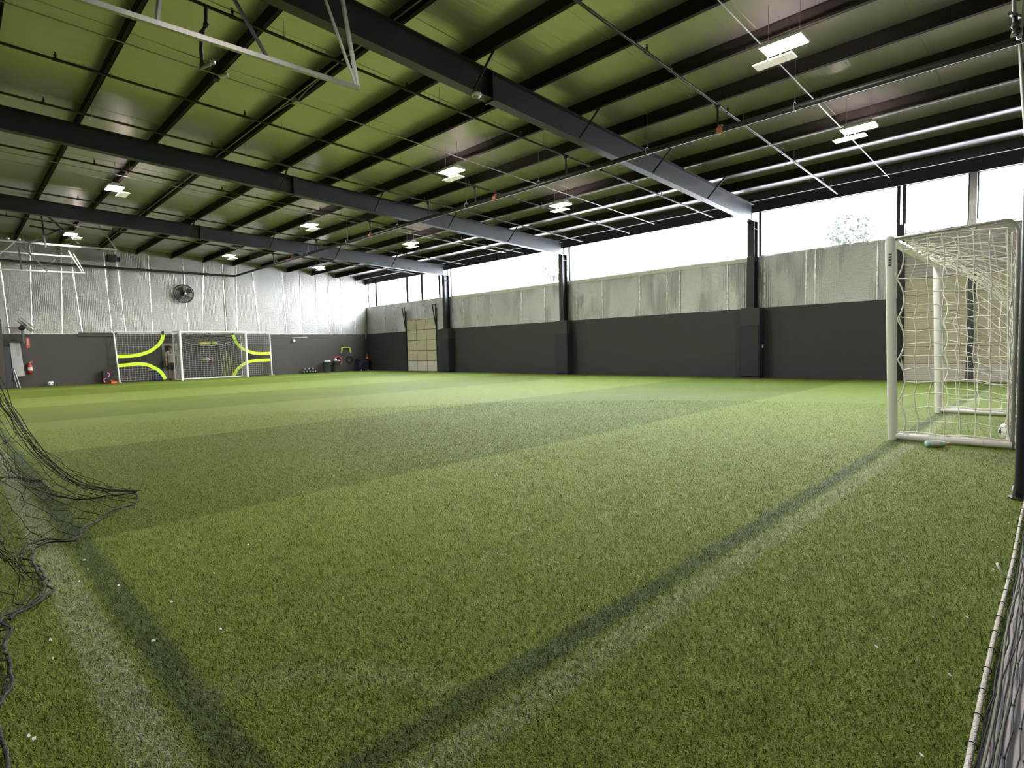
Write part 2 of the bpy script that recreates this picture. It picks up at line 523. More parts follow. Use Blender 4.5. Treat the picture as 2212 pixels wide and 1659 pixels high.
def foil_sheet(axis, u0, u1, zlo, zhi, face, sign, seams, depth=0.035, step=0.10, seed=1):
    """blanket bulging between its taped seams; zhi(u) is the top edge"""
    g = np.random.default_rng(seed)
    S = sorted([u0] + [s for s in seams if u0 < s < u1] + [u1])
    us = np.unique(np.concatenate([np.arange(u0, u1, step), S]))
    ph = g.uniform(0, 6.28, 40)
    rows = []
    nz = 14
    for u in us:
        i = max(k for k in range(len(S)-1) if S[k] <= u + 1e-6) if u < S[-1]-1e-6 else len(S)-2
        f = (u - S[i]) / (S[i+1] - S[i])
        bul = math.sin(PI * f) ** 0.7 * depth if 0 < f < 1 else 0.0
        row = []
        top = zhi(u)
        for j in range(nz + 1):
            z = zlo + (top - zlo) * j / nz
            w = bul * (0.75 + 0.45 * math.sin(z*2.3 + ph[i % 40]) + 0.25 * math.sin(z*6.1 + u*3 + ph[(i+7) % 40]))
            p = face + sign * w
            row.append((u, p, z) if axis == 'x' else (p, u, z))
        rows.append(row)
    b = MB(); b.grid(rows, True)
    return b

# ---- far wall
FS = [-5.0, -3.8, -2.6, -1.4, -0.2, 0.8, 1.82, 2.6, 3.62, 4.25, 5.38, 5.90, 7.03, 8.59, 9.25, 10.38, 10.94, 12.03, 13.56, 14.45, 15.34, 16.2, 16.96, 17.9]
def roofz(x): return zt(x) + PD
b = MB()
b.hexa([(XL, L+0.05, 0), (R+0.12, L+0.05, 0), (R+0.12, L+0.2, 0), (XL, L+0.2, 0),
        (XL, L+0.05, roofz(XL)+0.25), (R+0.12, L+0.05, roofz(R)+0.25), (R+0.12, L+0.2, roofz(R)+0.25), (XL, L+0.2, roofz(XL)+0.25)])
wall_back = struct('wall_back', b, GALV, 'far end wall, brown-black plywood below silver foil insulation')
b = MB(); b.box(XL, R, L, L+0.045, 0, HB)
struct('plywood', b, PLY_F, None, wall_back)
b = foil_sheet('x', XL, R, HB, lambda u: roofz(u) + 0.05, L+0.03, -1, FS, 0.022, 0.09, 3)
struct('foil_insulation', b, FOIL_F, None, wall_back)
g = np.random.default_rng(5)
for s in FS:
    if s < 1.0: continue
    b = MB()
    lean = g.normal(0, 0.05)
    zz = np.linspace(HB+0.01, roofz(s)-0.25, 24)
    wv = g.uniform(0.012, 0.040, 24)
    P = [[(s + lean*(z-3) + o*w, L+0.018 - 0.012*(1-abs(o)), z) for o in (-1, -0.3, 0.3, 1)] for z, w in zip(zz, wv)]
    b.grid(P, True)
    struct('seam_tape', b, TAPE, None, wall_back)
b = MB(); b.bbox(4.14, 5.6, L-0.05, L-0.002, 2.16, 2.335, 0.005)
struct('trim_1', b, PLY_F, 'short black board stepped above the plywood on the far wall')
b = MB(); b.box(XL, R, L-0.02, L+0.02, HB-0.012, HB+0.016)
struct('trim_2', b, TAPE, 'pale metal edge along the top of the far plywood')

# ---- window wall
WIN = [(-0.75, 1.80), (1.96, 3.34), (3.50, 7.22), (7.54, 15.14), (15.46, 23.07), (23.39, 24.02), (24.12, 25.58), (25.70, 27.0), (27.12, 30.32), (30.44, 31.25)]
D1 = (24.39, 27.18, 2.90)      # far sectional door
D2 = (-0.70, 3.30, 2.80)       # near sectional door
b = MB()
b.box(R+0.07, R+0.16, YN, D2[0], 0, HW); b.box(R+0.07, R+0.16, D2[1], D1[0], 0, HW); b.box(R+0.07, R+0.16, D1[1], L+0.05, 0, HW)
b.box(R+0.07, R+0.16, D2[0], D2[1], D2[2], HW); b.box(R+0.07, R+0.16, D1[0], D1[1], D1[2], HW)
b.box(R+0.07, R+0.16, YN, L+0.05, HE, roofz(R)+0.1)
wall_right = struct('wall_right', b, GALV, 'window wall, black plywood below a band of foil and a strip of windows')
b = MB()
for y0, y1 in ((3.42, D1[0]-0.08), (D1[1]+0.06, L)): b.box(R, R+0.04, y0, y1, 0, HB)
for y in RY:                   # plywood boxed out round each column
    b.box(R-0.34, R, y-0.30, y-0.26, 0, HB); b.box(R-0.34, R, y+0.26, y+0.30, 0, HB); b.box(R-0.36, R-0.32, y-0.30, y+0.30, 0, HB)
struct('plywood', b, PLY, None, wall_right)
RS = [3.95, 5.57, 5.83, 7.08, 8.3, 10.04, 10.55, 11.72, 13.44, 14.74, 16.55, 17.97, 20.0, 21.02, 22.1, 28.4, 29.4, 30.5]
for y0, y1, sd in ((3.42, 7.25, 11), (7.5, 15.15, 12), (15.45, 23.08, 13), (23.38, D1[0], 14), (D1[1], L, 15)):
    struct('foil_insulation', foil_sheet('y', y0, y1, HB, lambda u: HW, R+0.045, -1, RS, 0.02, 0.10, sd), FOIL_R, None, wall_right)
struct('foil_insulation', foil_sheet('y', D1[0], D1[1], D1[2], lambda u: HW, R+0.045, -1, [25.5, 26.3], 0.03, 0.10, 21), FOIL_R, None, wall_right)
for s in RS:
    b = MB()
    zz = np.linspace(HB+0.01, HW-0.02, 16); wv = g.uniform(0.014, 0.028, 16)
    b.grid([[(R+0.032 - 0.01*(1-abs(o)), s + o*w, z) for o in (-1, -0.3, 0.3, 1)] for z, w in zip(zz, wv)], True)
    struct('seam_tape', b, TAPE, None, wall_right)
# crumpled sheet over the near door: horizontal ribs
P = []
for i, z in enumerate(np.linspace(D2[2], HW+0.10, 90)):
    P.append([(R+0.02 - 0.03*math.sin(i*2*PI/6.0) + 0.006*math.sin(y*2.1+i), y, z) for y in np.linspace(D2[0]-0.1, D2[1]+0.05, 30)])
b = MB(); b.grid(P, True)
struct('ribbed_sheet', b, RIBBED, None, wall_right)
# sill and head flashings
b = MB(); b.box(R+0.03, R+0.10, 3.42, L, HW-0.02, HW+0.02)
struct('trim_3', b, TAPE, 'narrow metal sill along the bottom of the windows')
b = MB(); b.box(R-0.02, R+0.07, YN, L, HE-0.01, roofz(R)-0.02)
struct('trim_4', b, STEEL, 'dark steel eave strip above the windows')
b = MB(); b.box(R+0.018, R+0.022, 7.6, 23.0, HW-0.13, HW-0.005)
struct('trim_7', b, OFFW, 'pale film strip along the top of the foil band')
for i, (y0, y1) in enumerate(WIN):
    b = MB(); e = 0.03; zlo = HW + 0.02 if y0 > 3.4 else HW + 0.11
    for (a0, a1, z0, z1) in ((y0-0.055, y0+e, zlo, HE), (y1-e, y1+0.055, zlo, HE), (y0, y1, zlo, zlo+0.02), (y0, y1, HE-0.02, HE)):
        b.box(R+0.08, R+0.13, a0, a1, z0, z1)
    w = struct('window_%d' % (i+1), b, STEEL, None)
    b = MB(); b.add([(R+0.10, y0+e*0.5, zlo+0.01), (R+0.10, y1-e*0.5, zlo+0.01), (R+0.10, y1-e*0.5, HE-0.01), (R+0.10, y0+e*0.5, HE-0.01)], [(0,1,2,3)])
    struct('pane', b, GLASS, None, w)

# ---- sectional doors in the window wall
def sectional(name, y0, y1, z1, cols, rows, label, pale_bottom, gap=0.018):
    b = MB()
    b.box(R+0.055, R+0.075, y0, y1, 0.0, z1)
    d = struct(name, b, DGREY, label)
    ch = z1 / rows; cw = (y1 - y0) / cols
    for r in range(rows):
        for c in range(cols):
            p = MB()
            n = 9
            a0, a1 = y0 + c*cw + gap, y0 + (c+1)*cw - gap
            za, zb_ = r*ch + gap*0.8, (r+1)*ch - gap*0.8
            G = []
            for k in range(n*2+1):
                z = za + (zb_-za)*k/(n*2)
                dx = 0.004 if k % 2 else 0.0
                G.append([(R+0.042-dx, a0, z), (R+0.042-dx, a1, z)])
            p.grid(G, False)
            p.add([(R+0.042,a0,za),(R+0.056,a0,za),(R+0.056,a0,zb_),(R+0.042,a0,zb_)], [(0,1,2,3)])
            p.add([(R+0.042,a1,za),(R+0.056,a1,za),(R+0.056,a1,zb_),(R+0.042,a1,zb_)], [(0,1,2,3)])
            struct('door_panel', p, DOORW if (r < pale_bottom) else BEIGE, None, d)
    b = MB(); b.box(R-0.01, R+0.05, y1, y1+0.07, 0, z1+0.55); b.box(R-0.01, R+0.05, y0-0.07, y0, 0, z1+0.55)
    struct('door_track', b, BLACK, None, d)
    return d
d1 = sectional('door_1', D1[0], D1[1], D1[2], 3, 5, 'beige sectional door of fifteen panels beside the far corner', 1)
b = MB()
for y in (D1[0]-0.03, D1[1]+0.04):
    b.beam((R-0.03, y, 2.5), (R-0.12, y+0.12, 3.62), 0.05, 0.05); b.beam((R-0.03, y, 2.5), (R-0.10, y-0.10, 3.62), 0.03, 0.03)
    b.box(R-0.14, R-0.04, y-0.13, y+0.14, 3.60, 3.64)
struct('lift_bracket', b, BLACK, None, d1)
b = MB()
for k in range(6): b.box(R-0.0, R+0.04, D1[0]+0.25+k*0.42, D1[0]+0.50+k*0.42, D1[2]+0.0, D1[2]+0.035)
struct('top_latch', b, WHITE, None, d1)
d2 = sectional('door_2', D2[0], D2[1], D2[2], 1, 6, 'wide beige sectional door behind the near goal', 1, 0.006)
b = MB(); b.box(R-0.06, R+0.02, 1.80, 1.93, 0.0, D2[2])
struct('door_stile', b, DGREY, None, d2)
b = MB(); b.box(R-0.03, R+0.04, 3.32, 3.46, 0, 4.3)
struct('trim_5', b, BLACK, 'black upright jamb left of the near sectional door')
b = MB(); b.bbox(R-0.05, R+0.02, 1.78, 2.0, 4.0, 4.16, 0.01); b.box(R-0.01, R+0.10, 1.80, 1.95, HW, HE)
struct('trim_6', b, GALV, 'grey window post with a bracket at its foot')
# grey door in the far wall, partly hidden by the nets
b = MB(); b.box(7.36, 8.12, L-0.05, L-0.005, 0, 1.82)
d3 = struct('door_3', b, DOORG, 'grey door in the far wall behind the goal nets')
b = MB(); b.box(7.47, 7.72, L-0.062, L-0.045, 1.25, 1.70); struct('door_window', b, DARKGLASS, None, d3)
b = MB(); b.box(7.44, 7.85, L-0.058, L-0.045, 0.95, 1.18); b.box(7.47, 7.85, L-0.058, L-0.045, 0.12, 0.5); struct('door_panel', b, GREYB, None, d3)
b = MB(); b.cyl((7.50, L-0.05, 1.0), (7.50, L-0.11, 1.0), 0.02, 10); struct('door_handle', b, GALV, None, d3)

# ---- walls out of sight
b = MB(); b.box(XL-0.15, XL, YN, L+0.1, 0, roofz(XL)+0.2)
struct('wall_left', b, PLY_F, 'long wall beyond the left net')
b = MB()
b.hexa([(XL, YN-0.15, 0), (R+0.12, YN-0.15, 0), (R+0.12, YN, 0), (XL, YN, 0),
        (XL, YN-0.15, roofz(XL)+0.25), (R+0.12, YN-0.15, roofz(R)+0.25), (R+0.12, YN, roofz(R)+0.25), (XL, YN, roofz(XL)+0.25)])
wf = struct('wall_front', b, GALV, 'near end wall beside the walkway')
struct('foil_insulation', foil_sheet('x', XL, R, HB, lambda u: roofz(u)+0.05, YN+0.01, 1, FS, 0.04, 0.2, 9), FOIL_F, None, wf)
b = MB(); b.box(XL, R, YN+0.0, YN+0.03, 0, HB); struct('plywood', b, PLY_F, None, wf)

# ---- ceiling: blanket laid over the purlins, sagging between them and rising at the rafters
xs = np.unique(np.round(np.concatenate([np.arange(XL, R+0.15, 0.144), PX, [R+0.15]]), 3))
ys = np.unique(np.round(np.concatenate([np.arange(YN-0.1, L+0.15, 0.30), [L+0.15]]), 3))
pxs = np.array(PX)
P = []
g = np.random.default_rng(8)
ph = g.uniform(0, 6.28, (20, 60))
for x in xs:
    i = int(np.searchsorted(pxs, x, 'right')) - 1
    f = (x - pxs[i]) / (pxs[i+1] - pxs[i]) if 0 <= i < len(pxs)-1 else 0.0
    row = []
    for y in ys:
        k = int((y+1) / 1.83) % 60
        sag = math.sin(PI * f) ** 0.8 * 0.010 if 0 < f < 1 else 0.0
        row.append((x, y, zt(x) + PD - 0.004 - max(sag, 0.0)))
    P.append(row)
b = MB(); b.grid(P, True)
nv = len(b.v)
b.add([(XL-0.1, YN-0.1, zt(XL)+PD+0.12), (R+0.15, YN-0.1, zt(R)+PD+0.12), (R+0.15, L+0.15, zt(R)+PD+0.12), (XL-0.1, L+0.15, zt(XL)+PD+0.12)], [(0,1,2,3)])
ceil_ = struct('ceiling', b, ROOF, 'soft mirror like silver roof insulation between the purlins')
for k in range(18):
    y = YN + 0.9 + 1.83*k
    if y > L - 0.1: break
    b = MB(); P = []
    for i in range(160):
        x = XL + (R - 0.2 - XL) * i / 159
        f = ((x - PX[0]) / 1.44) % 1.0
        d = 0.004 + 0.014 * abs(math.sin(x*1.7 + k)) * f
        P.append([(x, y + 0.012*math.sin(x*2.3 + k), zt(x) + PD - 0.002), (x, y + 0.006 + 0.012*math.sin(x*2.3 + k), zt(x) + PD - 0.012 - d)])
    b.grid(P, True); struct('taped_seam', b, SEAM, None, ceil_)

# ================================================================== STEEL FRAME
side_names = ['nearest', 'middle', 'farthest']
spl = [7.01, 6.97, 6.93]
for i, y in enumerate(RY):
    c = thing('steel_column', ['dark steel column nearest the near goal, between two long windows',
              'dark steel column in the middle of the window wall',
              'dark steel column beside the far sectional door'][i], 'column', (R-0.17, y, 0), 'columns along the window wall')
    top = zb(R-0.2) + 0.02
    b = MB()
    b.box(R-0.32, R-0.305, y-0.11, y+0.11, 0, top); b.box(R-0.035, R-0.02, y-0.11, y+0.11, 0, top); b.box(R-0.305, R-0.035, y-0.006, y+0.006, 0, top)
    build('column_shaft', b, STEEL, c)
    b = MB(); b.box(R-0.30, R-0.04, y-0.10, y+0.10, top-0.25, top-0.235); b.box(R-0.33, R-0.01, y-0.13, y+0.13, top-0.02, top)
    build('cap_plate', b, STEEL, c)
    b = MB(); b.bbox(R-0.395, R-0.362, y-0.30, y+0.30, 0.06, 1.72, 0.012); b.bbox(R-0.39, R-0.02, y-0.335, y-0.302, 0.06, 1.72, 0.012)
    build('mat_padding', b, PAD, c)
    b = MB(); b.bbox(R-0.25, R-0.19, y-0.372, y-0.337, 0.98, 1.08, 0.005)
    if i == 0: build('wall_switch', b, OFFW, c)
    r = thing('roof_rafter', ['dark steel roof beam crossing nearest overhead, with a camera dome under it',
              'dark steel roof beam second from the camera', 'dark steel roof beam closest to the far wall'][i], 'beam', (R-0.3, y, zb(R)), 'roof beams over the field')
    x0, x1 = R-0.28, XL+0.01
    def member(z0f, z1f, y0, y1):
        return [(x1, y0, z0f(x1)), (x0, y0, z0f(x0)), (x0, y1, z0f(x0)), (x1, y1, z0f(x1)), (x1, y0, z1f(x1)), (x0, y0, z1f(x0)), (x0, y1, z1f(x0)), (x1, y1, z1f(x1))]
    b = MB()
    b.hexa(member(zb, lambda x: zb(x)+0.014, y-0.10, y+0.10))
    build('bottom_flange', b, STEEL, r)
    b = MB(); b.hexa(member(lambda x: zb(x)+0.014, lambda x: zt(x)-0.018, y-0.006, y+0.006)); build('web', b, STEEL, r)
    b = MB(); b.hexa(member(lambda x: zt(x)-0.018, lambda x: zt(x)-0.004, y-0.10, y+0.10)); build('top_flange', b, STEEL, r)
    b = MB(); xs_ = spl[i]
    b.box(xs_-0.02, xs_+0.02, y-0.11, y+0.11, zb(xs_)-0.03, zt(xs_)-0.03)
    b.add([(xs_-0.008, y-0.10, zt(xs_)-0.03), (xs_+0.008, y-0.10, zt(xs_)-0.03), (xs_, y, zt(xs_)+0.15)], [(0,1,2)])
    build('splice_plate', b, STEEL, r)
    for k in range(4):         # diagonal braces from rafter bottom to purlins
        pxk = PX[6 + 2*k]
        for sgn in ((-1, 1) if k != 9 else (-1,)):
            b = MB()
            b.beam((pxk-0.02, y+0.07*sgn, zb(pxk)+0.05), (pxk+0.0, y+0.62*sgn, zt(pxk)+0.06), 0.045, 0.008)
            b.beam((pxk-0.02, y+0.07*sgn, zb(pxk)+0.05), (pxk+0.0, y+0.62*sgn, zt(pxk)+0.06), 0.008, 0.045)
            build('flange_brace', b, STEEL, r)

ordn = ['window wall', 'second', 'third', 'fourth', 'fifth', 'sixth', 'seventh', 'eighth', 'ninth', 'tenth', 'eleventh', 'twelfth', 'thirteenth', 'fourteenth', 'fifteenth']
for i, x in enumerate(reversed(PX)):
    z0 = zt(x); b = MB()
    t = 0.012
    b.hexa([(x-t/2, YN+0.02, z0), (x+t/2, YN+0.02, z0), (x+t/2, L+0.02, z0), (x-t/2, L+0.02, z0),
            (x-t/2, YN+0.02, z0+PD), (x+t/2, YN+0.02, z0+PD), (x+t/2, L+0.02, z0+PD), (x-t/2, L+0.02, z0+PD)])
    b.box(x-0.07, x+t/2, YN+0.02, L+0.02, z0, z0+0.008)
    b.box(x-t/2, x+0.07, YN+0.02, L+0.02, z0+PD-0.012, z0+PD-0.003)
    b.box(x-0.07, x-0.064, YN+0.02, L+0.02, z0, z0+0.03)
    if i == 0:
        lab = 'dark eave purlin running along the top of the windows'
    else:
        lab = 'long dark roof purlin, %s in from the window wall' % ordn[i]
    o = build('roof_purlin', b, PURL if i else STEEL, loc=(x, L/2, z0))
    tag(o, lab, 'purlin', 'long roof purlins')

# ================================================================== SPRINKLER PIPES AND CONDUITS
mx = 10.75
mz = lambda x: zb(x) - 0.10
pr = thing('sprinkler_main', 'thick black sprinkler main with red couplings running the length of the roof', 'pipe', (mx, 15, mz(mx)))
b = MB(); yb_ = L - 0.55
b.tube([(mx, YN+0.05, mz(mx)), (mx, yb_-0.12, mz(mx)), (mx-0.03, yb_-0.04, mz(mx)), (mx-0.12, yb_, mz(mx))], 0.052, 14)
build('pipe_run', b, BLACKPIPE, pr)
pw = thing('sprinkler_main', 'thick black pipe running high across the far silver wall', 'pipe', (4, yb_, mz(mx)))
b = MB(); b.tube([(mx-0.12, yb_, mz(mx)), (XL+0.05, yb_, mz(mx)-0.02)], 0.052, 14); build('pipe_run', b, BLACKPIPE, pw)
for y in (-0.3, 4.9, 11.2, 17.6, 24.0):
    b = MB(); b.cyl((mx, y-0.06, mz(mx)), (mx, y+0.06, mz(mx)), 0.064, 14); b.bbox(mx-0.02, mx+0.02, y-0.05, y+0.05, mz(mx)+0.06, mz(mx)+0.10)
    build('coupling', b, COUP, pr)
for y in (0.6, 3.55, 6.5, 9.6, 12.4, 15.9, 19.2, 22.4, 25.6, 28.6):
    b = MB(); b.cyl((mx, y, mz(mx)+0.11), (mx, y, zt(mx)+PD*0.8), 0.006, 6); b.torus((mx, y, mz(mx)+0.02), 0.075, 0.007, 'y', 18, 6)
    build('pipe_hanger', b, GALV, pr)
for x in (8.2, 5.4, 2.6):
    b = MB(); b.cyl((x-0.05, yb_, mz(mx)-0.01), (x+0.05, yb_, mz(mx)-0.01), 0.066, 12); build('coupling', b, BLACKPIPE, pw)

def branch(y, x0, x1, heads, hangers, label):
    zf = lambda x: zt(x) - 0.12
    t = thing('sprinkler_branch', label, 'pipe', (x0, y, zf(x0)), 'thin sprinkler branch pipes across the roof')
    b = MB(); b.tube([(x0, y, zf(x0)), ((x0+x1)/2, y, zf((x0+x1)/2)), (x1, y, zf(x1))], 0.024, 8); build('pipe_run', b, BLACKPIPE, t)
    for x in heads:
        b = MB(); z = zf(x)
        b.cyl((x, y, z), (x, y, z+0.06), 0.015, 8); b.cyl((x, y, z+0.06), (x, y, z+0.085), 0.022, 8); b.cyl((x, y, z+0.085), (x, y, z+0.115), 0.008, 6); b.cyl((x, y, z+0.115), (x, y, z+0.12), 0.02, 10)
        b.cyl((x-0.045, y, z), (x+0.045, y, z), 0.031, 8)
        build('sprinkler_head', b, BLACKPIPE, t)
    for x in hangers:
        b = MB(); z = zf(x)
        b.cyl((x, y, z+0.03), (x, y, zt(x)+PD*0.7), 0.004, 6); b.torus((x, y, z), 0.034, 0.005, 'x', 14, 5)
        build('pipe_hanger', b, GALV, t)
    # riser nipple down to the main
    if x0 < mx < x1:
        b = MB(); b.cyl((mx, y, zf(mx)), (mx, y, mz(mx)), 0.022, 8); b.sphere((mx, y, zf(mx)-0.04), 0.05, 12, 8)
        b.cyl((mx-0.1, y, zf(mx)), (mx+0.1, y, zf(mx)), 0.034, 8)
        build('riser_tee', b, BLACKPIPE, t)
brs = [(4.95, 'nearest row of lights, beyond it', 2.2), (8.72, 'near roof beam, just beyond it', 3.2), (12.02, 'second row of lights, just beyond it', 1.55), (14.2, 'second roof beam, just before it', 1.6), (17.58, 'third row of lights, just before it', 2.9), (21.68, 'far roof beam, just before it', 3.1), (25.9, 'far wall and the last lights', 1.7)]
for y, w, h0 in brs:
    hs = [h0 + 3.0*k for k in range(6) if h0 + 3.0*k < 18.2]
    branch(y, XL+0.1, R-0.15, [XL+1.5, -1.5] + hs, [h + 0.75 for h in hs if h + 0.75 < 18], 'thin black sprinkler pipe across the roof by the ' + w)

def conduit(y, label, x0=XL+0.1, x1=R-0.4):
    zf = lambda x: zt(x) - 0.035
    b = MB(); b.tube([(x0, y, zf(x0)), (8.0, y, zf(8.0)), (x1, y, zf(x1))], 0.011, 6)
    tag(build('electrical_conduit', b, GALV, loc=(8, y, zf(8))), label, 'conduit', 'thin conduits carrying the light rows')
LY = [3.1, 10.78, 18.4, 26.15]
for y, w in zip(LY, ('nearest', 'second', 'third', 'farthest')):
    conduit(y + 0.52 if w == 'nearest' else y + 0.03, 'thin galvanised conduit along the %s row of high bay lights' % w)
px = PX[5]
for k, (dx, lab) in enumerate(((-0.085, 'upper'), (-0.115, 'lower'))):
    b = MB()
    b.tube([(px+dx, YN+0.1, zt(px)+0.05+0.03*(1-k)), (px+dx, 9.3, zt(px)+0.05+0.03*(1-k)), (px+dx-0.05*k, 10.3, zt(px)+0.03-0.02*k), (px+dx-0.08*k, 10.75, zt(px)-0.02), (px+dx-0.05*k, 11.2, zt(px)+0.03-0.02*k), (px+dx, 12.0, zt(px)+0.05+0.03*(1-k)), (px+dx, L-0.3, zt(px)+0.05+0.03*(1-k))], 0.011, 6)
    tag(build('electrical_conduit', b, GALV, loc=(px+dx, 10, zt(px))), '%s of two thin conduits clipped along the side of the fifth purlin from the left' % lab, 'conduit', 'paired conduits on a purlin')
b = MB(); b.bbox(px-0.16, px-0.06, 10.70, 10.86, zt(px)-0.08, zt(px)+0.0, 0.01)
tag(build('junction_box', b, GALV, loc=(px-0.1, 10.78, zt(px)-0.04)), 'small grey junction box where two conduits dip under a purlin', 'junction box')

# ================================================================== HIGH BAY LIGHTS
def light_proto():
    t = thing('high_bay_light', 'proto', 'light', (0, 0, 0), 'high bay lights under the roof')
    b = MB(); b.bbox(-0.19, 0.19, -0.30, 0.30, 0.0, 0.05, 0.015); b.bbox(-0.10, 0.10, -0.24, 0.24, 0.05, 0.11, 0.01)
    build('housing', b, WHITE, t)
    b = MB(); b.add([(-0.175,-0.285,-0.002),(0.175,-0.285,-0.002),(0.175,0.285,-0.002),(-0.175,0.285,-0.002)], [(3,2,1,0)]); build('lit_lens', b, LAMP, t)
    b = MB(); b.bbox(0.10, 0.34, -0.08, 0.50, -0.085, -0.07, 0.006); build('side_lens', b, LAMP2, t)
    b = MB(); b.cyl((0.15, 0.1, -0.07), (0.15, 0.1, 0.0), 0.012, 6); b.cyl((0.15, 0.28, -0.07), (0.15, 0.28, 0.01), 0.012, 6); build('side_bracket', b, GALV, t)
    for y in (-0.22, 0.22):
        b = MB(); b.cyl((0, y, 0.10), (0, y, 0.66), 0.004, 6); build('suspension_wire', b, GALV, t)
    return t
proto = light_proto()
first = True
rown = ['nearest', 'second', 'third', 'farthest']
coln = {-2.0: 'added unseen far left', 3.44: 'left end', 8.90: 'middle', 13.0: 'window side'}
for j, y in enumerate(LY):
    for x in {0: (3.44, 8.90, 13.0), 1: (-2.0, 8.90, 13.0)}.get(j, (-2.0, 3.44, 8.90, 13.0)):  # far-left lamps and nearest-row left one are unseen, added to brighten foreground turf
        z = 5.058 + SB*(R - x) + (0.03 if x > 12 else 0.0)
        lab = 'bright rectangular high bay light at the %s of the %s row' % (coln[x], rown[j])
        if first: proto.location = (x, y, z); proto['label'] = lab; first = False
        else: dup(proto, (x, y, z), lab)

# ================================================================== GOALS
def strands(b, lines, r, n=4):
    for l in lines:
        if len(l) > 1: b.tube(l, r, n, False, False)

def net_grid(F, nu, nv, sub=1, skip_u=(), skip_v=()):
    """cords of a square mesh net on the surface F(u, v), u and v in 0..1"""
    out = []
    for i in range(nu+1):
        if i in skip_u: continue
        out.append([F(i/nu, j/(nv*sub)) for j in range(nv*sub+1)])
    for j in range(nv+1):
        if j in skip_v: continue
        out.append([F(i/(nu*sub), j/nv) for i in range(nu*sub+1)])
    return out

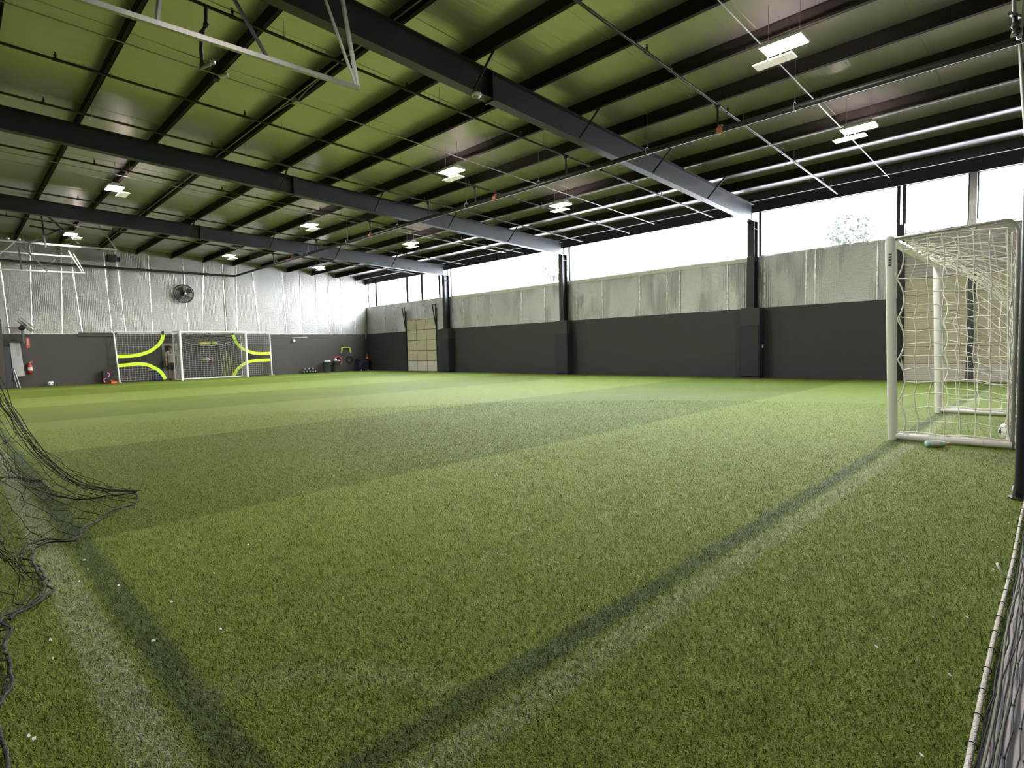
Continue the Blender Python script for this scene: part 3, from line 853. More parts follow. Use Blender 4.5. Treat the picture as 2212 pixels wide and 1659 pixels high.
def goal(name_label, x0, x1, yf, yb, H, lean, zsag, cord, r_cord, cell, grey_support, loc, side_sag, sk=(0.0, 0.0)):
    s = 1 if yb > yf else -1
    t = thing('soccer_goal', name_label, 'goal', loc, 'white soccer goals with nets')
    sz = 0.05
    fy = lambda z: yf + lean * z / H
    for x, k in ((x0, 0), (x1, 1)):
        b = MB()
        b.tube([(x, fy(0), 0.0), (x, fy(H*0.5), H*0.5), (x, fy(H-0.06), H-0.06), (x, fy(H), H)], [sz, sz, sz, sz*0.86], 12)
        p = build('post', b, WHITE, t)
        b = MB(); 
        for q in range(5): b.box(x-sz-0.003, x-sz+0.004, fy(H*0.9)-0.018, fy(H*0.9)+0.010, H*0.86+q*0.03, H*0.86+q*0.03+0.017)
        if k == 0 and grey_support: build('post_sticker', b, DGREY, p)
        b = MB(); b.tube([(x, yf, 0.045), (x+sk[k]/2, (yf+yb)/2, 0.042), (x+sk[k], yb, 0.042)], 0.040, 12)
        build('ground_bar', b, WHITE, t)
        if grey_support:
            b = MB(); b.cyl((x, yb+0.22*1, 0.042), (x, yb+0.23, 0.042), 0.043, 12); build('bar_joint', b, OFFW, t)
        # top support going back, bent down to the ground bar
        b = MB()
        pts = [(x, fy(H)-0.0, H-0.02)]
        yt = yb - s*0.12
        pts += [(x+sk[k], yt, H+0.02)]
        for q in range(1, 7):
            a = q/6*PI/2; pts.append((x+sk[k], yt + s*0.12*math.sin(a), H+0.02-0.14*(1-math.cos(a))))
        pts += [(x+sk[k], yb, H*0.5), (x+sk[k], yb, 0.05)]
        b.tube(pts, 0.018 if grey_support else 0.024, 8)
        build('back_support', b, GALV if grey_support else WHITE, t)
    b = MB(); b.tube([(x0-0.02, fy(H), H-0.03), (x1+0.02, fy(H), H-0.03)], sz, 12); build('crossbar', b, WHITE, t)
    b = MB(); b.tube([(x0+sk[0], yb, 0.042), (x1+sk[1], yb, 0.042)], 0.040, 12); build('ground_bar', b, WHITE, t)
    # net: two sides, sagging roof and back
    D = abs(yb - yf)
    nu = max(3, round(D / cell)); nv = max(4, round(H / cell)); nx = max(4, round((x1-x0) / cell))
    ztop = zsag
    def Fside(x, xk, g):
        hw = g.uniform(-0.012, 0.012, (nu*1+1, nv+1)); hz = g.uniform(-0.014, 0.014, (nu+1, nv+1)); hx = g.normal(0, 0.008, (nu+1, nv+1))
        def F(u, v):
            i, j = min(nu, round(u*nu)), min(nv, round(v*nv))
            edge = side_sag(u, xk) if side_sag else H
            z = 0.085 + v * (edge - 0.10 - 0.03*u)
            scal = 0.075 * abs(math.sin(z*PI/0.46)) ** 0.8 * (1-u) ** 2.5
            y = fy(z) + s*(0.055 + scal) + s * u * (D - 0.085)
            return (x + u*sk[int(xk)] + (hx[i, j] if 0 < i < nu else 0) + 0.015*math.sin(u*PI), y + (hw[i, j] if 0 < i < nu and 0 < j < nv else 0), z + (hz[i, j] if 0 < j < nv else 0) + 0.025*math.sin(u*PI)*math.sin(v*7))
        return F
    g = np.random.default_rng(int(x0*10))
    lines = []
    for x, xk in ((x0, 0.0), (x1, 1.0)): lines += net_grid(Fside(x, xk, g), nu, nv, 1)
    nr = max(3, round((D + 0.35) / cell))
    h1 = g.normal(0, 0.014, (nx+1, nr+1))
    def Froof(u, v):
        x = x0 + u*(x1-x0) + v*(sk[0] + u*(sk[1]-sk[0])); i, j = round(u*nx), round(v*nr)
        ze = ztop(u)
        zz = H-0.06 - (H-0.06-ze) * v**1.8
        return (x, fy(H) + s*(0.03 + v*(D-0.07)), zz + h1[i, j] - 0.05*math.sin(PI*v)*math.sin(PI*u))
    lines += net_grid(Froof, nx, nr, 1)
    nb = max(4, round(H*0.85 / cell)); h2 = g.normal(0, 0.014, (nx+1, nb+1))
    def Fback(u, v):
        x = x0 + u*(x1-x0) + sk[0] + u*(sk[1]-sk[0]); i, j = round(u*nx), round(v*nb)
        ze = ztop(u)
        bulge = 0.10*math.sin(PI*v)*math.sin(PI*u)
        return (x + h2[i, j]*0.6, yb - s*(0.04 + bulge*0.3) + h2[i, j], 0.08 + (ze-0.08)*v)
    lines += net_grid(Fback, nx, nb, 1)
    b = MB(); strands(b, lines, r_cord, 4)
    nt = build('net', b, cord, t)
    b = MB(); b.tube([(x0 + u*(x1-x0) + sk[0] + u*(sk[1]-sk[0]), yb - s*0.05 + 0.01*math.sin(u*40), ztop(u) + (0.02*math.sin(u*43) if 0.15 < u < 0.9 else 0)) for u in np.linspace(0, 1, 70)], r_cord*2.0, 5)
    build('top_rope', b, cord, nt)
    # edge ropes tied along both front posts
    for k, x in enumerate((x0, x1)):
        b = MB()
        b.tube([(x, fy(z) + s*(0.05 + 0.075*abs(math.sin(z*PI/0.46))**0.8), z) for z in np.linspace(0.09, H-0.08, 60)], r_cord*1.6, 5)
        b.tube([(x + u*sk[k], yf + s*u*D, 0.088 + 0.02*abs(math.sin(u*7))) for u in np.linspace(0.05, 1, 24)], r_cord*1.5, 5)
        b.tube([(x, fy(0.09) + s*0.05, 0.09), (x, yf + s*0.05*D, 0.089)], r_cord*1.5, 5)
        build('edge_rope', b, cord, nt)
    return t

goal('white soccer goal seen from the side at the right, cream net bunched at its back', 7.63, 10.78, 1.43, 0.40, 2.31, 0.06,
     lambda u: 2.20 - 0.85*u**0.8 - 0.15*math.sin(PI*u), CREAM, 0.0055, 0.155, True, (7.63, 1.43, 0),
     lambda u, k: 2.30 - 0.95*k*u**1.8)
goal('white soccer goal at the far wall, facing the camera, before the neon target frame', 7.88, 10.91, 30.27, 30.95, 2.36, 0.0,
     lambda u: 2.02 - 0.36*math.sin(PI*u), GREYCORD, 0.0066, 0.125, False, (7.88, 30.27, 0), None, (-0.13, -0.02))

# target frame: full width frame with corner nets and neon bands
ty = 31.08
t = thing('target_frame', 'wide white shooting target frame with curved neon yellow bands, behind the far goal', 'target goal', (5.5, ty, 0))
for x, xb in ((5.40, 5.50), (12.46, 12.46)):
    b = MB(); b.tube([(xb, ty-0.05, 0.0), (x, ty, 2.35)], 0.032, 10); build('post', b, WHITE, t)
    b = MB(); b.tube([(xb, ty-0.35, 0.03), (xb, ty+0.25, 0.03)], 0.025, 8); build('foot_bar', b, WHITE, t)
b = MB(); b.tube([(5.40, ty, 2.35), (12.46, ty, 2.35)], 0.032, 10); build('crossbar', b, WHITE, t)
curves = {
 'UL': [(5.44,1.23),(5.95,1.23),(6.32,1.27),(6.80,1.44),(7.16,1.74),(7.31,1.96),(7.38,2.24)],
 'LL': [(5.47,0.80),(5.84,0.83),(6.29,0.87),(6.67,0.80),(7.09,0.54),(7.25,0.31),(7.34,0.08)],
 'UR': [(10.55,2.24),(10.69,1.81),(11.02,1.47),(11.48,1.26),(11.97,1.20),(12.44,1.22)],
 'LR': [(10.48,0.08),(10.66,0.41),(10.98,0.66),(11.34,0.81),(11.82,0.85),(12.44,0.86)]}
def smooth(pts, n=40):
    P = np.array(pts); d = np.r_[0, np.cumsum(np.hypot(*np.diff(P, axis=0).T))]
    q = np.linspace(0, d[-1], n)
    X = np.interp(q, d, P[:,0]); Z = np.interp(q, d, P[:,1])
    for _ in range(3):
        X[1:-1] = (X[:-2] + 2*X[1:-1] + X[2:]) / 4; Z[1:-1] = (Z[:-2] + 2*Z[1:-1] + Z[2:]) / 4
    return list(zip(X, Z))
for k, pts in curves.items():
    S = smooth(pts)
    b = MB(); b.strip([(x, ty-0.03, z) for x, z in S], 0.155, 0.012, 'y'); build('neon_band', b, LIME, t)
    X = np.array([p[0] for p in S]); Z = np.array([p[1] for p in S])
    b = MB(); c = 0.105
    xa, xb = (5.50, 7.38) if 'L' == k[1] else (10.5, 12.42)
    o = np.argsort(X)
    for x in np.arange(xa, xb, c):
        zc = float(np.interp(x, X[o], Z[o]))
        if k[0] == 'U':
            if zc < 2.2: b.tube([(x, ty, zc), (x, ty-0.01, 2.26)], 0.0062, 4, False, False)
        elif zc > 0.12: b.tube([(x, ty, 0.10), (x, ty-0.02, zc)], 0.0062, 4, False, False)
    o = np.argsort(Z)
    for z in (np.arange(1.25, 2.27, c) if k[0] == 'U' else np.arange(0.1, 0.86, c)):
        oo = np.argsort(Z) if k[0] == 'U' else np.argsort(Z)
        xc = float(np.interp(z, Z[oo], X[oo]))
        a0, a1 = (5.46, xc) if k[1] == 'L' else (xc, 12.44)
        if a1 - a0 > 0.1: b.tube([(a0, ty, z), ((a0+a1)/2, ty-0.01, z), (a1, ty, z)], 0.0062, 4, False, False)
    build('corner_net', b, GREYCORD, t)
b = MB()                       # fine black mesh between the bands
for x in np.arange(5.55, 12.45, 0.06):
    lo = 0.06; hi = 2.26
    if x < 7.34: lo = float(np.interp(x, [p[0] for p in curves['LL']], [p[1] for p in curves['LL']])); hi = float(np.interp(x, [p[0] for p in curves['UL']], [p[1] for p in curves['UL']]))
    if x > 10.5: lo = float(np.interp(x, [p[0] for p in curves['LR']], [p[1] for p in curves['LR']])); hi = float(np.interp(x, [p[0] for p in curves['UR']], [p[1] for p in curves['UR']]))
    b.tube([(x, ty, lo), (x, ty, hi)], 0.004, 3, False, False)
for z in np.arange(0.1, 2.26, 0.06):
    a0, a1 = (5.5, 12.43) if 0.86 < z < 1.2 else (7.36, 10.5)
    b.tube([(a0, ty, z), (a1, ty, z)], 0.004, 3, False, False)
build('black_mesh', b, BLACKCORD, t)
for x in (7.36, 8.3, 9.45, 10.55):
    b = MB(); b.bbox(x-0.05, x+0.05, ty-0.045, ty+0.045, 2.22, 2.40, 0.01); build('hanging_strap', b, BLACK, t)

# ================================================================== BLACK SIDE NET, LEFT
hem_far = [(0.28,7.28),(0.41,7.08),(0.55,6.66),(0.55,6.25),(0.56,5.84),(0.67,5.67),(0.79,5.50),(0.94,5.50),(1.06,5.58)]
hem_near = [(1.06,5.58),(0.95,5.08),(0.81,4.97),(0.72,4.92),(0.67,4.81),(0.47,4.39),(0.42,4.44),(0.36,4.50),(0.30,4.47),(0.25,4.41),(0.23,4.24),(0.25,4.11),(0.26,3.95),(0.27,3.78),(0.28,3.68),(0.25,3.46),(0.20,3.40),(0.17,3.37),(0.12,3.35),(0.09,3.31),(0.09,3.17),(0.13,3.14),(0.10,3.08),(0.08,3.04),(0.08,2.91),(0.09,2.71),(0.09,2.60),(0.06,2.52),(0.03,2.42),(0.04,2.28),(0.05,2.17),(0.04,2.03)]
def resample(P, step):
    P = np.array(P); d = np.r_[0, np.cumsum(np.hypot(*np.diff(P, axis=0).T))]
    q = np.linspace(0, d[-1], max(2, int(d[-1]/step)))
    return np.stack([np.interp(q, d, P[:,0]), np.interp(q, d, P[:,1])], 1)
ln_ = thing('barrier_net', 'black side net at the left, its loose hem spilled over the painted line', 'net', (-0.2, 4.5, 0))
g = np.random.default_rng(21)
b = MB()
for hem, ys0, ys1, pw in ((resample(hem_far, 0.15), 8.2, 6.75, 1.0), (resample(hem_near, 0.15), 6.75, 1.6, 1.0)):
    m = len(hem); NTt = 23
    G = np.zeros((m, NTt, 3))
    for i, (hx, hy) in enumerate(hem):
        s = i/(m-1)
        tx, tyy = -0.22, ys0 + (ys1-ys0)*s
        tip = math.exp(-((s - (1.0 if ys0 > 8 else 0.0)) / 0.18) ** 2)
        for j in range(NTt):
            v = j/(NTt-1)
            ex = 1 - (1-v)**1.18
            x = hx + (tx-hx)*ex
            y = hy + (tyy-hy)*v**0.75
            z = 0.03 + 2.75*v**(2.0)
            G[i, j] = (x, y, z)
    G[:, 1:, 0] += g.normal(0, 0.018, (m, NTt-1)); G[:, 1:, 1] += g.normal(0, 0.022, (m, NTt-1)); G[:, 1:, 2] += np.abs(g.normal(0, 0.006, (m, NTt-1)))
    for i in range(m): b.tube([tuple(p) for p in G[i]], 0.0023, 3, False, False)
    for j in range(NTt):
        L_ = []
        for i in range(m):
            L_.append(tuple(G[i, j]))
            if i < m-1 and 0 < j:
                q = (G[i, j] + G[i+1, j]) / 2; q[2] = max(0.02, q[2] - 0.02 - 0.02*g.random()); L_.append(tuple(q))
        b.tube(L_, 0.0021, 3, False, False)
# gathered edge of the curtain, several cords hanging together
for k in range(6):
    o = g.normal(0, 0.03, 2)
    env = [(-0.22,6.75,2.78),(0.02,6.65,1.75),(0.17,6.58,1.28),(0.30,6.5,0.92),(0.33,6.4,0.78),(0.36,6.25,0.69),(0.40,6.1,0.59),(0.46,5.95,0.42),(0.53,5.8,0.32),(0.62,5.65,0.21),(0.68,5.6,0.16),(0.86,5.55,0.08),(1.04,5.56,0.035)]
    b.tube([(x + o[0]*(1-0.6*i/12) + g.normal(0, 0.008), y + o[1] + g.normal(0, 0.01), max(0.03, z + o[1]*0.5*(1-i/12))) for i, (x, y, z) in enumerate(env)], 0.0032, 4, False, False)
build('mesh_cords', b, BLACKCORD, ln_)
b = MB()
H1 = resample(hem_far, 0.05); H2 = resample(hem_near, 0.05)
b.tube([(x + g.normal(0, 0.006), y + g.normal(0, 0.006), 0.035 + 0.012*math.sin(i*0.7)) for i, (x, y) in enumerate(np.vstack([H1, H2[1:]]))], 0.006, 6)
build('hem_rope', b, HEMROPE, ln_)
b = MB()
b.tube([(x + 0.02 + g.normal(0, 0.01), y - 0.03 + g.normal(0, 0.01), 0.03) for x, y in resample(hem_near[5:20], 0.06)], 0.006, 6)
b.tube([(-0.22, 8.3, 2.78), (-0.22, 1.5, 2.78)], 0.006, 6)
build('support_cable', b, HEMROPE, ln_)

# ================================================================== BLACK NET WITH A PALE BOTTOM ROPE, RIGHT
rn = thing('barrier_net', 'black net at lower right, laced to a pale rope lying along the turf edge', 'net', (3.2, 0.18, 0))
prof = [(0.0, 0.165, 0.03), (0.06, 0.115, 0.035), (0.12, 0.07, 0.04), (0.20, 0.01, 0.07), (0.32, -0.07, 0.13), (0.5, -0.20, 0.26), (0.8, -0.33, 0.53), (1.3, -0.42, 1.02), (1.9, -0.46, 1.62), (2.5, -0.48, 2.22)]
pt = [p[0] for p in prof]; py_ = [p[1] for p in prof]; pz_ = [p[2] for p in prof]
def npnt(x, tt):
    f = min(1.0, max(0.0, (x - 0.85) / 4.4))
    yy = np.interp(tt, pt, py_); zz = np.interp(tt, pt, pz_)
    hang = f ** 5                      # close to the post the net hangs straight
    return (x, yy*(1-hang) + (0.20)*hang + 0.012*(1-f), zz*(1-hang) + (0.03 + tt*0.95)*hang)
b = MB(); tt = 0.03; k = 0; knots = []
g = np.random.default_rng(31)
while tt < 2.5:
    stp = (0.014 if tt < 0.09 else 0.030) if tt < 0.7 else 0.10
    line = []
    i = 0
    for x in np.arange(0.85 + g.uniform(0, 0.05), 5.28, 0.15):
        line.append(npnt(x, tt + (stp*0.20)*(1 if (i + k) % 2 else -1) + g.normal(0, 0.003))); i += 1
    knots += [line[q] for q in range(k % 2, len(line), 2)] if 0.09 < tt < 0.7 else []
    b.tube(line, 0.0019 if tt > 0.09 else 0.0026, 4, False, False)
    tt += stp; k += 1
build('mesh_cords', b, BLACKCORD, rn)
b = MB()
for p in knots: b.sphere(p, 0.0045, 5, 4)
o = build('net_knots', b, BLACKCORD, rn); o['kind'] = 'stuff'
b = MB()
b.tube([(x, 0.150 + 0.008*x + 0.003*math.sin(x*3), 0.035) for x in np.linspace(0.85, 5.27, 60)], 0.0078, 10); build('border_rope', b, ROPE, rn)
b = MB()
b.tube([(x, 0.118 + 0.008*x + 0.004*math.sin(x*5), 0.035) for x in np.linspace(0.85, 5.27, 60)], 0.004, 6)
b.tube([(x, 0.092 + 0.008*x + 0.005*math.sin(x*4+1), 0.035) for x in np.linspace(0.85, 5.27, 60)], 0.004, 6)
build('inner_rope', b, mat('olive_rope', (0.17, 0.18, 0.14), 0.8), rn)
x = 0.95
while x < 5.2:
    b = MB(); b.torus((x, 0.150 + 0.008*x + 0.003*math.sin(x*3), 0.036), 0.0125, 0.0017, 'x', 14, 5); build('lacing_loop', b, BLACKCORD, rn); x += 0.062 + 0.05*(int(x*37) % 3)

p = thing('net_post', 'dark steel post standing at the turf edge beside the near goal', 'post', (5.33, 0.225, 0))
b = MB(); b.cyl((5.33, 0.225, 0.0), (5.36, 0.232, 2.6), 0.036, 14); build('post_tube', b, STEEL, p)
b = MB(); b.cyl((5.33, 0.225, 0.0), (5.33, 0.225, 0.012), 0.07, 16); build('base_plate', b, STEEL, p)
b = MB(); b.torus((5.26, 0.262, 0.06), 0.038, 0.006, 'y', 22, 8); 
tag(build('tie_ring', b, GALV, loc=(5.26, 0.262, 0.06)), 'small pale metal ring on the turf at the foot of the dark post', 'ring')
b = MB(); b.tube([(3.53 + 0.03*math.cos(a), 0.205 + 0.02*math.sin(a), 0.03 + 0.028*math.sin(a)) for a in np.linspace(0.3, 3.6, 14)], 0.006, 6)
tag(build('cable_tie', b, OFFW, loc=(3.53, 0.2, 0.03)), 'curled white plastic tie caught on the pale rope', 'tie')

# ================================================================== BALLS, BOTTLE, SCRAPS
def ball(name, c, r, label, m1, m2, group=None, cat='ball'):
    t = thing(name, label, cat, (c[0], c[1], c[2]-r), group)
    b = MB(); b.sphere(c, r, 24, 16); build('shell', b, m1, t)
    b = MB(); ph = (1+5**0.5)/2
    for v in [(0,1,ph),(0,-1,ph),(0,1,-ph),(0,-1,-ph),(1,ph,0),(-1,ph,0),(1,-ph,0),(-1,-ph,0),(ph,0,1),(-ph,0,1),(ph,0,-1),(-ph,0,-1)]:
        d = Vector(v).normalized(); u = d.orthogonal().normalized(); w = d.cross(u)
        ring = [Vector(c) + (d*math.cos(0.38) + (u*math.cos(2*PI*k/5) + w*math.sin(2*PI*k/5))*math.sin(0.38))*r*1.006 for k in range(5)]
        mid = [Vector(c) + (d*math.cos(0.19) + (u*math.cos(2*PI*k/5) + w*math.sin(2*PI*k/5))*math.sin(0.19))*r*1.008 for k in range(5)]
        top = Vector(c) + d*r*1.009
        b.add(ring + mid + [top], [(k, (k+1) % 5, 5+(k+1) % 5, 5+k) for k in range(5)] + [(5+k, 5+(k+1) % 5, 10) for k in range(5)], True)
    build('patches', b, m2, t)
    return t
ball('soccer_ball', (3.05, 31.2, 0.125), 0.11, 'white soccer ball on the turf at the far left wall', WHITE, DGREY)
ball('soccer_ball', (8.18, 0.44, 0.115), 0.11, 'cream and black soccer ball inside the near goal, partly behind the dark post', CREAM, BLACK)

bt = thing('water_bottle', 'clear bluish plastic bottle with an orange cap lying by the near goal bar', 'bottle', (7.37, 0.97, 0.035))
TEAL = mat('bluish_clear_plastic', (0.55, 0.82, 0.86), 0.15)
M_ = Matrix.Translation((7.36, 0.985, 0.036)) @ Matrix.Rotation(-0.92, 4, 'Z') @ Matrix.Rotation(PI/2, 4, 'Y')
b = MB(); b.lathe((0,0,0), [(0.0,-0.11),(0.028,-0.108),(0.034,-0.095),(0.031,-0.06),(0.034,-0.02),(0.031,0.02),(0.034,0.05),(0.028,0.075),(0.013,0.095),(0.012,0.102)], 18); b.xf(M_); build('bottle_body', b, TEAL, bt)
b = MB(); b.lathe((0,0,0), [(0.0352,-0.055),(0.0356,-0.05),(0.0356,0.03),(0.0352,0.035)], 18); b.xf(M_); build('bottle_label', b, OFFW, bt)
b = MB(); b.lathe((0,0,0), [(0.016,0.098),(0.016,0.118),(0.0,0.12)], 14); b.xf(M_); build('bottle_cap', b, mat('salmon_cap', (0.75, 0.30, 0.20), 0.4), bt)

scr = [(0.40,3.57),(0.47,3.93),(0.53,3.35),(0.46,3.74),(0.66,2.93),(0.73,2.48),(0.51,2.58),(0.22,2.91),(0.21,2.72),(0.10,2.21),(0.11,2.18),(1.20,3.47),(0.91,3.15),(1.81,0.26),(2.32,0.26),(2.36,0.48),(2.77,0.37),(2.86,0.27),(2.98,0.58),(4.27,0.52),(4.05,0.58),(5.23,0.40),(3.87,0.39),(3.72,0.34),(3.95,0.25),(3.26,0.22),(3.54,0.24),(3.47,5.63),(4.68,3.54),(4.56,3.22),(3.49,0.30),(4.50,0.24),(4.60,0.38),(4.86,0.30)]
g = np.random.default_rng(44)
for i, (x, y) in enumerate(scr):
    b = MB(); a = g.uniform(0, 6.28); s = g.uniform(0.0035, 0.0068); l = s*g.uniform(1.0, 1.9)
    n = 7; rr = g.uniform(0.7, 1.1, n)
    rng_ = [(x + math.cos(a)*l*rr[k]*math.cos(2*PI*k/n) - math.sin(a)*s*rr[k]*math.sin(2*PI*k/n), y + math.sin(a)*l*rr[k]*math.cos(2*PI*k/n) + math.cos(a)*s*rr[k]*math.sin(2*PI*k/n), 0.021 + 0.003*math.sin(2*PI*k/n+a)) for k in range(n)]
    b.add(rng_ + [(p[0], p[1], p[2]+0.003) for p in rng_], [tuple(range(n-1,-1,-1)), tuple(range(n, 2*n))] + [(k, (k+1) % n, n+(k+1) % n, n+k) for k in range(n)])
    o = build('paper_scrap', b, PAPER, loc=(x, y, 0.021))
    tag(o, 'tiny white paper scrap lying on the turf', 'scrap', 'white scraps scattered on the turf')

# ================================================================== FAR WALL THINGS
def wall_y(): return L
# fan
fx, fz, fr = 8.42, 4.26, 0.44
t = thing('wall_fan', 'large round black caged fan mounted high on the far silver wall', 'fan', (fx, L-0.1, fz))
fyy = L - 0.22
b = MB(); b.torus((fx, fyy, fz), fr, 0.022, 'y', 40, 8); b.torus((fx, fyy-0.12, fz), fr*0.93, 0.008, 'y', 40, 6); b.torus((fx, fyy+0.10, fz), fr*0.95, 0.012, 'y', 40, 6)
for q in (0.3, 0.5, 0.72): b.torus((fx, fyy-0.13-0.03*(1-q), fz), fr*q, 0.004, 'y', 36, 5)
for k in range(44):
    a = 2*PI*k/44
    b.tube([(fx+0.08*math.cos(a), fyy-0.17, fz+0.08*math.sin(a)), (fx+fr*0.6*math.cos(a), fyy-0.155, fz+fr*0.6*math.sin(a)), (fx+fr*0.93*math.cos(a), fyy-0.12, fz+fr*0.93*math.sin(a)), (fx+fr*math.cos(a), fyy, fz+fr*math.sin(a))], 0.0035, 4, False, False)
build('cage', b, FANG, t)
b = MB()
for k in range(4):
    a = k*PI/2 + 0.6; G = []
    for i in range(7):
        q = 0.08 + (fr*0.84-0.08)*i/6; row = []
        for j in range(6):
            w = (j/5-0.5) * (0.75 + 0.35*i/6)
            row.append((fx + q*math.cos(a+w*0.9), fyy + 0.10*w, fz + q*math.sin(a+w*0.9)))
        G.append(row)
    b.grid(G)
build('blades', b, FANB, t)
b = MB(); b.lathe((fx, fyy, fz), [(0.0,-0.19),(0.07,-0.185),(0.085,-0.15),(0.085,0.06),(0.10,0.10),(0.10,0.2),(0.0,0.2)], 18, 'y'); build('motor', b, BLACK, t)
b = MB(); b.beam((fx-0.06, fyy-0.18, fz+fr), (fx-0.02, fyy-0.18, fz-fr), 0.035, 0.012, (0,1,0)); b.beam((fx+0.03, fyy-0.18, fz+fr*0.98), (fx+0.07, fyy-0.18, fz-fr*0.98), 0.035, 0.012, (0,1,0)); build('front_bar', b, FANG, t)
b = MB(); b.lathe((fx+0.02, fyy-0.2, fz), [(0.0,-0.012),(0.045,-0.008),(0.05,0.01),(0.0,0.012)], 16, 'y'); build('hub_badge', b, WHITE, t)
b = MB(); b.tube([(fx+0.06, L-0.03, fz+fr), (fx+0.06, L-0.05, fz+1.0), (fx+0.02, L-0.05, 5.5)], 0.012, 6); b.cyl((fx, fyy+0.1, fz), (fx, L+0.02, fz), 0.04, 10); build('power_cord', b, BLACK, t)

# second fan on a bracket at the far left, seen from its side
fx2, fz2 = 2.22, 2.62
t = thing('wall_fan', 'tilted grey caged fan on a bracket at the far left edge', 'fan', (fx2, L-0.7, fz2))
M2 = Matrix.Translation((fx2+0.12, L-0.75, fz2)) @ Matrix.Rotation(-0.75, 4, 'Y') @ Matrix.Rotation(PI/2, 4, 'Y') 
b = MB(); b.torus((0,0,0), 0.34, 0.014, 'z', 32, 6); b.torus((0,0,0.1), 0.30, 0.008, 'z', 32, 6); b.torus((0,0,-0.08), 0.30, 0.008, 'z', 32, 6)
for k in range(30):
    a = 2*PI*k/30
    b.tube([(0.05*math.cos(a),0.05*math.sin(a),0.12),(0.30*math.cos(a),0.30*math.sin(a),0.1),(0.34*math.cos(a),0.34*math.sin(a),0),(0.30*math.cos(a),0.30*math.sin(a),-0.08),(0.05*math.cos(a),0.05*math.sin(a),-0.10)], 0.0045, 4, False, False)
b.xf(M2); build('cage', b, GREYB, t)
b = MB()
for k in range(3):
    a0 = k*2*PI/3
    G = [[(q*math.cos(a0+w), q*math.sin(a0+w), 0.05*w) for w in (-0.45,-0.15,0.15,0.45)] for q in (0.06,0.15,0.25,0.29)]
    b.grid(G)
b.xf(M2); build('blades', b, GREYB, t)
b = MB(); b.lathe((0,0,0), [(0.0,-0.30),(0.08,-0.28),(0.10,-0.2),(0.10,-0.10),(0.05,0.0),(0.0,0.02)], 16); b.xf(M2); build('motor', b, BLACK, t)
b = MB(); b.beam((1.70, L-0.75, fz2-0.13), (fx2+0.02, L-0.75, fz2-0.13), 0.05, 0.06); b.cyl((fx2, L-0.75, fz2-0.75), (fx2, L-0.75, fz2-0.1), 0.045, 10); b.beam((fx2, L-0.75, fz2-0.7), (fx2, L-0.02, fz2-0.7), 0.05, 0.05); build('bracket', b, DGREY, t)

# heater box under the roof
t = thing('unit_heater', 'black box heater hung high near the far wall, left of the fan', 'heater', (5.55, L-0.5, 5.7))
b = MB(); b.bbox(5.27, 5.62, L-0.95, L-0.45, 5.50, 5.78, 0.02); build('casing', b, BLACK, t)
b = MB()
for k in range(6): b.box(5.30, 5.60, L-0.965, L-0.95, 5.53+k*0.04, 5.545+k*0.04)
build('louvres', b, DGREY, t)
b = MB(); b.cyl((5.62, L-0.7, 5.62), (5.74, L-0.7, 5.62), 0.10, 14); b.torus((5.74, L-0.7, 5.62), 0.10, 0.012, 'x', 20, 6); build('fan_shroud', b, BLACK, t)
b = MB(); b.cyl((5.35, L-0.6, 5.78), (5.35, L-0.6, zt(5.35)+PD-0.01), 0.008, 6); b.cyl((5.55, L-0.6, 5.78), (5.55, L-0.6, zt(5.55)+PD-0.01), 0.008, 6); build('hanger_rods', b, STEEL, t)

# partition and folded table at the far left
t = thing('partition_panel', 'tall black partition end at the far left edge', 'partition', (1.4, L-0.6, 0))
b = MB(); b.bbox(0.2, 1.60, L-0.62, L-0.52, 0, 2.86, 0.01); build('panel', b, PLY_F, t)
b = MB(); b.bbox(1.60, 1.80, L-0.56, L-0.50, 0, 1.72, 0.01); build('side_post', b, PLY, t)
t = thing('folding_table', 'grey folded table top leaning at the far left wall', 'table', (2.0, L-0.2, 0.3))
b = MB(); b.hexa([(1.86, L-0.30, 0.48), (2.22, L-0.30, 0.50), (2.22, L-0.25, 0.50), (1.86, L-0.25, 0.48), (1.83, L-0.10, 1.90), (2.16, L-0.10, 1.90), (2.16, L-0.05, 1.90), (1.83, L-0.05, 1.90)]); build('table_top', b, GREYB, t)
b = MB(); b.tube([(1.88, L-0.27, 0.85), (2.04, L-0.40, 0.0)], 0.018, 8); build('leg', b, GALV, t)
b = MB(); b.tube([(1.87, L-0.30, 0.55), (1.95, L-0.40, 0.02)], 0.016, 8); build('leg', b, GALV, t)

